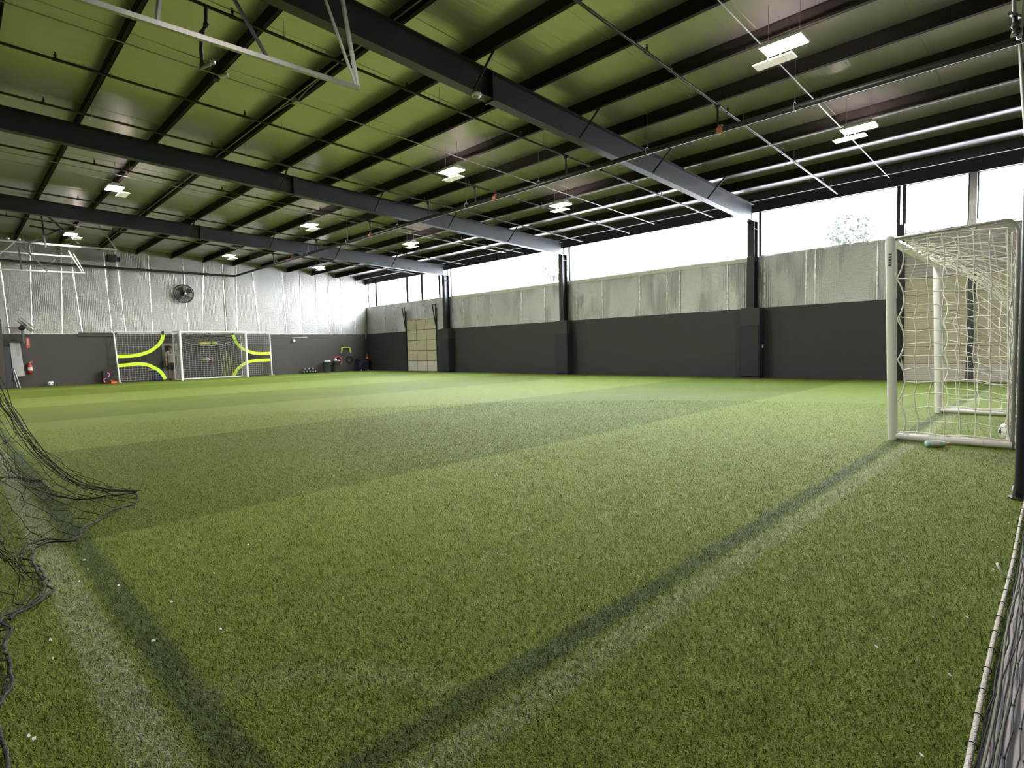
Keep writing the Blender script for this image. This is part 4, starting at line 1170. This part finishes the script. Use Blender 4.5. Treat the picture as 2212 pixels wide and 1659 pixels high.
t = thing('extinguisher_sign', 'red upright fire extinguisher sign on the far wall', 'sign', (2.42, L, 1.9))
b = MB(); b.box(2.36, 2.48, L-0.012, L-0.002, 1.68, 2.12); build('sign_plate', b, mat('faded_red', (0.62, 0.13, 0.12), 0.5), t)
b = MB()
for k in range(6): b.box(2.395, 2.445, L-0.016, L-0.011, 1.80+k*0.045, 1.825+k*0.045)
build('lettering', b, OFFW, t)
def extinguisher(x, y, z, label, dirv):
    t = thing('fire_extinguisher', label, 'extinguisher', (x, y, z), 'fire extinguishers')
    b = MB(); b.lathe((x, y, z), [(0.0,0.0),(0.072,0.005),(0.08,0.03),(0.08,0.33),(0.06,0.385),(0.025,0.41),(0.022,0.43)], 18); build('cylinder', b, RED, t)
    b = MB(); b.lathe((x, y, z), [(0.0815,0.12),(0.0818,0.13),(0.0818,0.25),(0.0815,0.26)], 18); build('paper_label', b, OFFW, t)
    b = MB(); b.cyl((x, y, z+0.42), (x, y, z+0.47), 0.028, 10); b.beam((x, y, z+0.47), (x+0.10, y, z+0.50), 0.02, 0.012); b.beam((x, y, z+0.455), (x+0.10, y, z+0.455), 0.02, 0.012); build('valve', b, BRASS, t)
    b = MB(); b.tube([(x-0.02, y, z+0.44), (x-0.09, y, z+0.42), (x-0.10, y, z+0.3), (x-0.095, y, z+0.12)], 0.011, 8); build('hose', b, BLACK, t)
    return t
extinguisher(2.42, L-0.1, 0.60, 'red fire extinguisher on the far wall below the red sign', 0)
extinguisher(R-0.14, L-0.10, 0.55, 'red fire extinguisher with a white tag in the far corner by the windows', 0)

t = thing('party_speaker', 'black party speaker with pink light rings on the floor left of the target frame', 'speaker', (5.0, L-0.2, 0))
b = MB(); b.bbox(4.86, 5.16, L-0.40, L-0.10, 0.0, 0.58, 0.03); build('cabinet', b, BLACK, t)
for z, a0 in ((0.41, -1.2), (0.16, 1.6)):
    b = MB(); b.tube([(5.02 + 0.085*math.cos(a) + (0.03 if z > 0.3 else -0.03), L-0.405, z + 0.085*math.sin(a)) for a in np.linspace(a0, a0+2.7, 20)], 0.012, 6); build('light_ring', b, PINKLED, t)
b = MB(); b.tube([(4.92, L-0.25, 0.57), (4.92, L-0.25, 0.66), (5.10, L-0.25, 0.66), (5.10, L-0.25, 0.57)], 0.012, 8); build('carry_handle', b, BLACK, t)
b = MB()
b.hexa([(5.17, L-0.42, 0.005), (5.40, L-0.42, 0.005), (5.40, L-0.12, 0.005), (5.17, L-0.12, 0.005), (5.18, L-0.40, 0.10), (5.40, L-0.40, 0.08), (5.40, L-0.14, 0.08), (5.14, L-0.14, 0.20)])
tag(build('training_wedge', b, ORANGE, loc=(5.28, L-0.27, 0)), 'orange plastic wedge on the floor beside the black speaker', 'wedge')
b = MB(); b.bbox(6.95, 7.33, 31.18, 31.44, 0.0, 0.52, 0.04)
bb = thing('storage_bin', 'blue bin behind the lower left corner of the target net', 'bin', (7.1, 31.3, 0)); build('tub', b, BLUE, bb)
b = MB(); b.bbox(6.70, 7.08, 31.22, 31.42, 0.53, 0.60, 0.02); build('white_lid', b, OFFW, bb)

# yellow hurdles on hooks, yellow poles, balls on a shelf, behind the far goal
def hurdle(x, z, w, h, label, y=L-0.06):
    t = thing('agility_hurdle', label, 'hurdle', (x, y, z), 'yellow hurdles hung on the far wall')
    for k in range(2):
        dx = 0.03*k; dy = -0.05*k
        b = MB(); b.tube([(x-w/2+dx, y+dy, z), (x-w/2+0.05+dx, y+dy, z+h-0.03), (x-w/2+0.09+dx, y+dy, z+h), (x+w/2-0.09+dx, y+dy, z+h), (x+w/2-0.05+dx, y+dy, z+h-0.03), (x+w/2+dx, y+dy, z)], 0.022, 8); build('hurdle_frame', b, YELLOW, t)
    b = MB(); b.cyl((x, y+0.06, z+h+0.03), (x, y-0.10, z+h+0.03), 0.010, 6); build('wall_hook', b, BLACK, t)
hurdle(17.12, 1.14, 0.62, 0.32, 'yellow hurdles hung on the far wall above the pink ring')
t = thing('pinnie_rack', 'bundle of folded yellow bibs high on the wall behind the far goal', 'bibs', (9.4, L-0.15, 1.7))
b = MB(); b.bbox(8.97, 9.52, L-0.28, L-0.05, 1.70, 1.88, 0.05); build('bib_stack', b, YELLOW, t)
b = MB(); b.bbox(9.58, 9.84, L-0.28, L-0.05, 1.70, 1.87, 0.07); build('bib_stack', b, YELLOW, t)
b = MB(); b.box(8.9, 9.95, L-0.30, L-0.02, 1.67, 1.70); build('rack_shelf', b, BLACK, t)
b = MB(); b.box(8.9, 10.2, L-0.30, L-0.02, 0.86, 0.885)
tag(build('wall_shelf', b, DGREY, loc=(9.5, L-0.15, 0.87)), 'narrow dark shelf carrying three balls behind the far goal', 'shelf')
for x, m, lab in ((9.18, YELLOW, 'pale yellow ball on the narrow shelf behind the far goal'), (9.36, OFFW, 'white ball on the narrow shelf behind the far goal'), (9.54, PINK, 'pink ball on the narrow shelf behind the far goal')):
    ball('training_ball', (x, L-0.16, 0.885+0.085), 0.085, lab, m, m, 'balls on the narrow shelf')
for k, x in enumerate((10.02, 10.14, 10.27, 10.40, 10.50)):
    b = MB(); b.tube([(x, L-0.25, 0.0), (x + 0.01*k, L-0.03, 1.30 + 0.05*(k % 3))], 0.014, 8)
    tag(build('slalom_pole', b, YELLOW, loc=(x, L-0.2, 0)), '%s of five yellow slalom poles leaning on the wall behind the far goal' % ('leftmost', 'second from left', 'middle', 'fourth from left', 'rightmost')[k], 'pole', 'yellow slalom poles')

# right part of the far wall
t = thing('wall_lamp', 'small white lamp on a bar high on the black part of the far wall', 'lamp', (13.95, L, 1.95))
b = MB(); b.beam((13.86, L-0.02, 2.06), (14.75, L-0.02, 2.10), 0.03, 0.03); build('mounting_bar', b, GALV, t)
b = MB(); b.lathe((13.92, L-0.12, 1.80), [(0.0,0.0),(0.06,0.02),(0.075,0.08),(0.05,0.14),(0.03,0.17),(0.0,0.17)], 16); build('lamp_head', b, WHITE, t)
b = MB(); b.tube([(13.92, L-0.12, 1.97), (13.92, L-0.10, 2.04), (13.90, L-0.02, 2.06)], 0.012, 8); build('lamp_arm', b, BLACK, t)

def trash_can(x, label):
    t = thing('trash_can', label, 'bin', (x, L-0.45, 0), 'dark round bins of balls')
    y = L-0.45
    b = MB(); b.lathe((x, y, 0), [(0.0,0.0),(0.19,0.0),(0.20,0.02),(0.235,0.62),(0.255,0.63),(0.255,0.66),(0.235,0.66),(0.215,0.60),(0.18,0.3),(0.0,0.28)], 24); build('bin_body', b, DGREY, t)
    for s in (-1, 1):
        b = MB(); b.tube([(x+s*0.235, y-0.06, 0.56), (x+s*0.265, y-0.06, 0.54), (x+s*0.265, y+0.06, 0.54), (x+s*0.235, y+0.06, 0.56)], 0.012, 6); build('bin_handle', b, DGREY, t)
trash_can(15.69, 'dark grey round bin filled level with white balls')
trash_can(16.30, 'dark grey round bin with a white ball heaped above its rim')
for i, (dx, dy, dz) in enumerate(((-0.11, -0.1, 0), (0.02, -0.13, 0.0), (0.13, -0.06, 0), (-0.05, 0.1, 0.0), (0.09, 0.1, 0))):
    ball('soccer_ball', (15.69+dx, L-0.45+dy, 0.63+dz), 0.075, 'white ball in the left dark bin', WHITE, OFFW, 'white balls in the left dark bin')
for i, (dx, dy, dz, lab) in enumerate(((-0.10, -0.08, 0.10, 'white ball heaped highest at the left of the right dark bin'), (0.11, -0.09, 0.02, 'pale pink ball at the right rim of the right dark bin'), (0.0, 0.11, 0.0, 'white ball at the back of the right dark bin'))):
    ball('soccer_ball', (16.30+dx, L-0.45+dy, 0.63+dz), 0.085, lab, WHITE if i != 1 else mat('pale_pink', (0.7, 0.5, 0.5), 0.5), OFFW, 'balls in the right dark bin')
b = MB(); b.torus((16.62, L-0.042, 0.66), 0.24, 0.04, 'y', 36, 10)
tag(build('training_ring', b, PINK, loc=(16.62, L-0.1, 0.66)), 'pink red training ring hung on the wall behind the bins', 'ring')
b = MB(); b.torus((17.40, L-0.037, 0.72), 0.20, 0.035, 'y', 36, 10)
tag(build('training_ring', b, NAVY, loc=(17.40, L-0.1, 0.72)), 'dark navy training ring hung on the wall left of the dark bag', 'ring')
t = thing('kit_bag', 'large dark navy kit bag on the floor in the far corner', 'bag', (18.1, L-0.35, 0))
b = MB(); b.bbox(17.72, 18.45, L-0.60, L-0.10, 0.03, 0.66, 0.08); build('bag_body', b, NAVY, t)
b = MB(); b.bbox(17.70, 18.47, L-0.62, L-0.08, 0.66, 0.74, 0.03); build('bag_flap', b, BLACK, t)
b = MB(); b.tube([(17.9, L-0.61, 0.5), (18.0, L-0.65, 0.25), (18.2, L-0.65, 0.25), (18.3, L-0.61, 0.5)], 0.018, 6); build('bag_strap', b, BLACK, t)
for x in (17.85, 18.33):
    b = MB(); b.sphere((x, L-0.58, 0.04), 0.04, 12, 8, (1, 1, 1)); build('bag_wheel', b, OFFW, t)
k = 0
names_ = ['left end of the lower row', 'second in the lower row', 'third in the lower row', 'fourth in the lower row', 'right end of the lower row', 'left of the upper row', 'middle of the upper row', 'right of the upper row']
for (x, z, s) in ((14.32,0.09,1),(14.50,0.09,1),(14.68,0.09,1),(14.86,0.09,1),(15.02,0.09,1),(14.42,0.245,1),(14.66,0.25,1),(14.90,0.25,1)):
    t = thing('medicine_ball', 'small black ball piled at the far wall, ' + names_[k], 'ball', (x, L-0.3, z-0.09), 'pile of black balls on the floor')
    b = MB(); b.sphere((x, L-0.3 + (0.0 if z < 0.2 else 0.08), z), 0.09, 18, 12); build('shell', b, BLACK, t)
    b = MB(); b.sphere((x-0.02, L-0.375 + (0.0 if z < 0.2 else 0.08), z+0.015), 0.045, 10, 8, (1, 0.6, 1)); build('grey_patch', b, GREYB, t)
    k += 1
b = MB(); b.bbox(18.55, 18.62, L-0.035, L-0.002, 1.95, 2.27, 0.005)
tag(build('conduit_stub', b, GREYB, loc=(18.58, L-0.02, 2.1)), 'short grey conduit stub at the top of the black wall in the far corner', 'conduit')

# ================================================================== PERSON behind the target net
def skin_body(name, verts, edges, radii, m, parent, levels=2):
    me = bpy.data.meshes.new(name)
    off = parent.location
    me.from_pydata([tuple(Vector(v) - off) for v in verts], edges, [])
    me.materials.append(m)
    o = bpy.data.objects.new(name, me); COL.objects.link(o); o.parent = parent
    md = o.modifiers.new('skin', 'SKIN'); md.use_smooth_shade = True
    for i, r in enumerate(radii):
        sv = me.skin_vertices[0].data[i]; sv.radius = r if hasattr(r, '__len__') else (r, r)
    me.skin_vertices[0].data[0].use_root = True
    sb = o.modifiers.new('sub', 'SUBSURF'); sb.levels = levels; sb.render_levels = levels
    return o
X0, Y0 = 7.70, 31.27
per = thing('person', 'person in pale grey shirt and dark shorts standing behind the nets, far wall', 'person', (X0, Y0, 0))
pv = [(X0,Y0,0.90),(X0,Y0,1.05),(X0,Y0,1.22),(X0,Y0,1.36),(X0-0.01,Y0,1.43),(X0-0.02,Y0-0.01,1.50),(X0-0.03,Y0-0.02,1.58),(X0-0.03,Y0-0.02,1.66)]
pe = [(0,1),(1,2),(2,3),(3,4),(4,5),(5,6),(6,7)]
pr_ = [(0.15,0.10),(0.135,0.095),(0.15,0.10),(0.13,0.085),(0.055,0.055),(0.06,0.07),(0.075,0.085),(0.06,0.07)]
for s in (-1, 1):
    i = len(pv)
    pv += [(X0+s*0.17,Y0,1.35),(X0+s*0.215,Y0+0.01,1.20),(X0+s*0.235,Y0+0.02,1.07),(X0+s*0.23,Y0-0.06,0.86),(X0+s*0.23,Y0-0.08,0.80)]
    pe += [(3,i),(i,i+1),(i+1,i+2),(i+2,i+3),(i+3,i+4)]; pr_ += [(0.06,0.06),(0.048,0.048),(0.04,0.04),(0.03,0.03),(0.034,0.022)]
    for f, (dx, dz) in enumerate(((-0.024,-0.07),(-0.008,-0.085),(0.008,-0.08),(0.022,-0.065))):
        j = len(pv); pv += [(X0+s*0.23+dx,Y0-0.085,0.765),(X0+s*0.23+dx*1.2,Y0-0.095,0.80+dz*1.1)]; pe += [(i+4,j),(j,j+1)]; pr_ += [(0.010,0.010),(0.008,0.008)]
    j = len(pv); pv += [(X0+s*0.20,Y0-0.10,0.80),(X0+s*0.195,Y0-0.115,0.765)]; pe += [(i+4,j),(j,j+1)]; pr_ += [(0.011,0.011),(0.009,0.009)]
    i = len(pv)
    pv += [(X0+s*0.09,Y0,0.80),(X0+s*0.10,Y0-0.005,0.48),(X0+s*0.105,Y0+0.01,0.28),(X0+s*0.105,Y0+0.01,0.09),(X0+s*0.11,Y0-0.10,0.04)]
    pe += [(0,i),(i,i+1),(i+1,i+2),(i+2,i+3),(i+3,i+4)]; pr_ += [(0.085,0.085),(0.057,0.057),(0.052,0.055),(0.038,0.038),(0.04,0.03)]
skin_body('body', pv, pe, pr_, SKIN, per)
b = MB()
b.sphere((X0-0.055, Y0-0.09, 1.60), 0.011, 8, 6); b.sphere((X0-0.0, Y0-0.09, 1.60), 0.011, 8, 6)
build('eyes', b, BLACK, per)
b = MB(); b.sphere((X0-0.03, Y0-0.105, 1.575), 0.015, 8, 6, (0.8,1.2,1.4)); b.sphere((X0-0.03, Y0-0.095, 1.535), 0.018, 8, 6, (1.3,0.6,0.5)); b.sphere((X0-0.108, Y0-0.01, 1.59), 0.02, 8, 6, (0.5,0.9,1.4)); b.sphere((X0+0.05, Y0-0.01, 1.59), 0.02, 8, 6, (0.5,0.9,1.4))
build('face_features', b, SKIN, per)
b = MB()
G = []
for i in range(9):
    t_ = PI*0.62*i/8; row = []
    for k in range(19):
        a = 2*PI*k/18
        lift = 0.055 if math.sin(a) < -0.3 and i > 4 else 0
        row.append((X0-0.03 + 0.098*math.sin(t_)*math.cos(a), Y0-0.01 + 0.108*math.sin(t_)*math.sin(a), 1.595 + 0.10*math.cos(t_) + lift*(i-4)/4))
    G.append(row)
b.grid(G); build('hair', b, HAIR, per)
sv = [(X0,Y0,0.84),(X0,Y0,0.95),(X0,Y0,1.10),(X0,Y0,1.24),(X0,Y0,1.36),(X0-0.01,Y0,1.42)]
se = [(0,1),(1,2),(2,3),(3,4),(4,5)]; sr = [(0.185,0.13),(0.18,0.125),(0.165,0.12),(0.175,0.12),(0.15,0.10),(0.07,0.07)]
for s in (-1, 1):
    i = len(sv); sv += [(X0+s*0.18,Y0,1.35),(X0+s*0.225,Y0+0.01,1.20),(X0+s*0.24,Y0+0.015,1.12)]; se += [(4,i),(i,i+1),(i+1,i+2)]; sr += [(0.075,0.075),(0.068,0.068),(0.066,0.066)]
skin_body('shirt', sv, se, sr, SHIRT, per)
sv = [(X0,Y0,0.90),(X0,Y0,0.82)]; se = [(0,1)]; sr = [(0.165,0.115),(0.16,0.115)]
for s in (-1, 1):
    i = len(sv); sv += [(X0+s*0.09,Y0,0.74),(X0+s*0.10,Y0,0.52)]; se += [(1,i),(i,i+1)]; sr += [(0.105,0.105),(0.098,0.10)]
skin_body('shorts', sv, se, sr, SHORTS, per)
for s in (-1, 1):
    b = MB(); b.sphere((X0+s*0.108, Y0-0.055, 0.045), 0.05, 14, 8, (0.95, 2.3, 0.9)); build('shoe', b, BLACK, per)
bg = thing('shoulder_bag', 'dark bag hanging at the left side of the person behind the nets', 'bag', (7.5, 31.22, 0.72))
b = MB(); b.bbox(7.27, 7.45, 31.14, 31.34, 0.66, 0.98, 0.05); build('bag_body', b, BLACK, bg)
b = MB(); b.tube([(7.36, 31.24, 0.97), (7.45, 31.24, 1.2), (7.53, 31.26, 1.40), (7.42, 31.28, 0.97)], 0.012, 6); build('bag_strap', b, BLACK, bg)

# ================================================================== HUNG STRUT FRAMES, CAMERA DOME, FIXTURES
t = thing('strut_frame', 'pale slotted steel strut frame hung under the roof at upper left, closest to the camera', 'frame', (3.0, 7.2, 4.85), 'slotted steel strut frames hung from the roof')
yv = 7.2
b = MB(); b.beam((0.2, yv, 4.775), (4.30, yv, 4.86), 0.055, 0.055); build('long_bar', b, GALV, t)
b = MB(); b.beam((4.29, yv, 4.88), (4.09, yv, zt(4.1)-0.03), 0.045, 0.04); build('hanger_strut', b, WHITE, t)
b = MB(); b.beam((4.26, yv, 4.88), (3.76, yv, zt(3.76)-0.03), 0.03, 0.03); build('hanger_strut', b, WHITE, t)
b = MB(); b.beam((1.84, yv, 4.84), (1.98, yv+0.05, zb(2.0)+0.02), 0.05, 0.03); build('hanger_strut', b, GALV, t)
b = MB(); b.beam((3.03, yv, 4.86), (2.50, yv+0.06, zb(2.5)+0.02), 0.045, 0.03); build('hanger_strut', b, STEEL, t)

t = thing('strut_frame', 'steel strut frame of bars and diagonals hung near the far wall, left edge', 'frame', (3.0, 27, 5.0), 'slotted steel strut frames hung from the roof')
yv = 27.0
def bar(a, c, w, m, dy=0.0): 
    b = MB(); b.beam((a[0], yv+dy, a[1]), (c[0], yv+dy, c[1]), w, w); build('strut_bar', b, m, t)
bar((0.3, 5.41), (4.98, 5.45), 0.06, GALV); bar((0.3, 5.10), (3.61, 5.11), 0.045, GALV, 0.5); bar((0.3, 4.37), (3.90, 4.46), 0.05, GALV)
bar((4.98, 5.45), (4.45, 6.36), 0.05, GALV); bar((3.45, 5.25), (3.83, 4.46), 0.035, GALV); bar((3.60, 5.15), (3.90, 4.46), 0.03, GALV)
bar((2.70, 6.45), (2.76, 5.25), 0.045, STEEL, -0.3); bar((2.0, 5.2), (2.04, 4.40), 0.045, STEEL, -0.3); bar((2.85, 6.43), (3.75, 5.5), 0.05, STEEL, -0.3)
bar((2.1, 5.25), (2.75, 4.40), 0.05, STEEL, -0.3); bar((2.2, 5.3), (3.3, 6.05), 0.05, STEEL, -0.2); bar((2.36, 6.0), (3.6, 5.9), 0.05, STEEL, -0.2); bar((1.5, 4.9), (1.95, 5.4), 0.03, GALV, -0.2)
for x, z in ((1.75, 5.5), (2.05, 5.5)):
    b = MB(); b.sphere((x, yv-0.05, z), 0.06, 10, 8); build('clamp', b, GALV, t)

t = thing('camera_dome', 'white round camera dome under the nearest roof beam', 'security camera', (6.68, 7.30, zb(6.68)))
b = MB(); b.lathe((6.66, 7.34, zb(6.66)), [(0.0,0.0),(0.085,-0.002),(0.088,-0.03),(0.075,-0.05),(0.0,-0.05)], 22); build('dome_base', b, WHITE, t)
b = MB(); b.sphere((6.66, 7.34, zb(6.66)-0.048), 0.055, 18, 10, (1,1,0.75)); build('dome', b, GREYB, t)
pz = zt(3.74)
t = thing('spot_fixture', 'small white fixture on a black bracket at the second purlin from the left', 'fixture', (3.7, 10.9, pz))
b = MB(); b.cyl((3.70, 10.85, pz-0.03), (3.80, 10.72, pz-0.02), 0.035, 12); build('lamp_head', b, WHITE, t)
b = MB(); b.bbox(3.62, 3.72, 10.85, 10.97, pz-0.09, pz+0.0, 0.01); build('bracket', b, BLACK, t)
t = thing('sprinkler_drop', 'black pipe drop with elbows and a pale sprinkler nozzle near the strut frame', 'sprinkler', (3.0, 9.0, 5.7))
b = MB(); q = [(2.85, 8.72, zt(2.85)-0.13), (2.88, 8.85, 5.86), (2.84, 8.92, 5.76), (2.86, 9.05, 5.62), (2.90, 9.18, 5.48), (2.90, 9.25, 5.42), (2.95, 9.20, 5.44)]
b.tube(q, 0.028, 10); build('drop_pipe', b, BLACKPIPE, t)
b = MB(); b.sphere(q[1], 0.042, 12, 8); b.sphere(q[2], 0.042, 12, 8); build('elbow', b, BLACKPIPE, t)
b = MB(); b.cyl(q[5], (3.0, 9.13, 5.47), 0.03, 10); b.sphere((3.02, 9.10, 5.50), 0.045, 12, 8); build('nozzle', b, GALV, t)
t = thing('sprinkler_drop', 'sprinkler valve drop with couplings at the top right corner', 'sprinkler', (8.9, 0.6, 5.4))
b = MB(); b.cyl((8.86, 0.62, zt(8.9)+PD-0.04), (8.88, 0.572, 4.86), 0.018, 8); b.cyl((8.96, 0.62, zt(8.9)+PD-0.04), (8.96, 0.565, 4.86), 0.014, 8); build('drop_pipe', b, GALV, t)
b = MB(); b.beam((8.78, 0.60, 4.83), (9.05, 0.53, 4.87), 0.035, 0.035); b.cyl((8.92, 0.565, 4.86), (8.92, 0.56, 4.74), 0.026, 10); b.sphere((8.92, 0.555, 4.74), 0.045, 12, 8); b.sphere((8.92, 0.545, 4.66), 0.05, 12, 8); build('coupling', b, BLACKPIPE, t)
b = MB(); b.cyl((8.92, 0.55, 4.66), (8.84, 0.58, 4.60), 0.022, 8); b.cyl((8.93, 0.54, 4.66), (8.95, 0.525, 4.58), 0.02, 8); build('nozzle', b, GALV, t)
b = MB(); b.tube([(mx+0.02, 0.62, mz(mx)-0.055), (10.88, 0.575, 4.5), (10.95, 0.45, 3.0), (11.0, 0.25, 0.0)], 0.022, 8)
tag(build('brace_pipe', b, GALV, loc=(mx, 0.5, 5.0)), 'grey pipe dropping from the sprinkler main at the top right edge', 'pipe')

# ================================================================== TREES OUTSIDE
def tree(x, y, h, kind, label, seed):
    g = np.random.default_rng(seed)
    t = thing('tree', label, 'tree', (x, y, 0), 'trees outside the windows')
    b = MB(); b.tube([(x, y, -0.145), (x+0.1, y, h*0.5), (x, y+0.1, h*0.8)], [0.14, 0.09, 0.04], 8)
    for k in range(14):
        z = h*g.uniform(0.55, 0.8); a = g.uniform(0, 6.28); l = g.uniform(0.5, 1.1)
        b.tube([(x, y, z), (x+l*0.5*math.cos(a), y+l*0.5*math.sin(a), z+l*0.4), (x+l*math.cos(a), y+l*math.sin(a), z+l*(0.6 if kind == 'leafy' else -0.4))], [0.03, 0.02, 0.008], 5)
    build('trunk', b, BARK, t)
    b = MB()
    n = 900
    for k in range(n):
        c = g.normal(0, 1, 3); c /= np.linalg.norm(c); q = g.uniform(0.35, 1)**0.5
        p = np.array([x, y, h*0.86]) + c*q*np.array([0.9, 0.9, 0.75])
        d = g.normal(0, 1, 3); d /= np.linalg.norm(d); u = np.cross(d, g.normal(0, 1, 3)); u /= np.linalg.norm(u); w = np.cross(d, u)
        if kind == 'weeping': u = np.array([0,0,-1.0])*1.8; w = w*0.6
        s = 0.09
        b.add([p - w*s*0.5, p + u*s, p + w*s*0.5, p - u*s], [(0,1,2,3)])
    build('foliage', b, LEAF, t)
tree(26.5, 6.6, 6.5, 'leafy', 'faint leafy treetop outside the window nearest the goal', 1)
tree(26.5, 22.6, 6.9, 'weeping', 'faint drooping treetop outside the window left of the middle column', 2)
b = MB(); b.box(R+0.4, 60, -30, 60, -0.3, -0.15)
o = build('outdoor_ground', b, CONC); tag(o, 'pale paved ground outside the building', 'ground', kind='stuff')
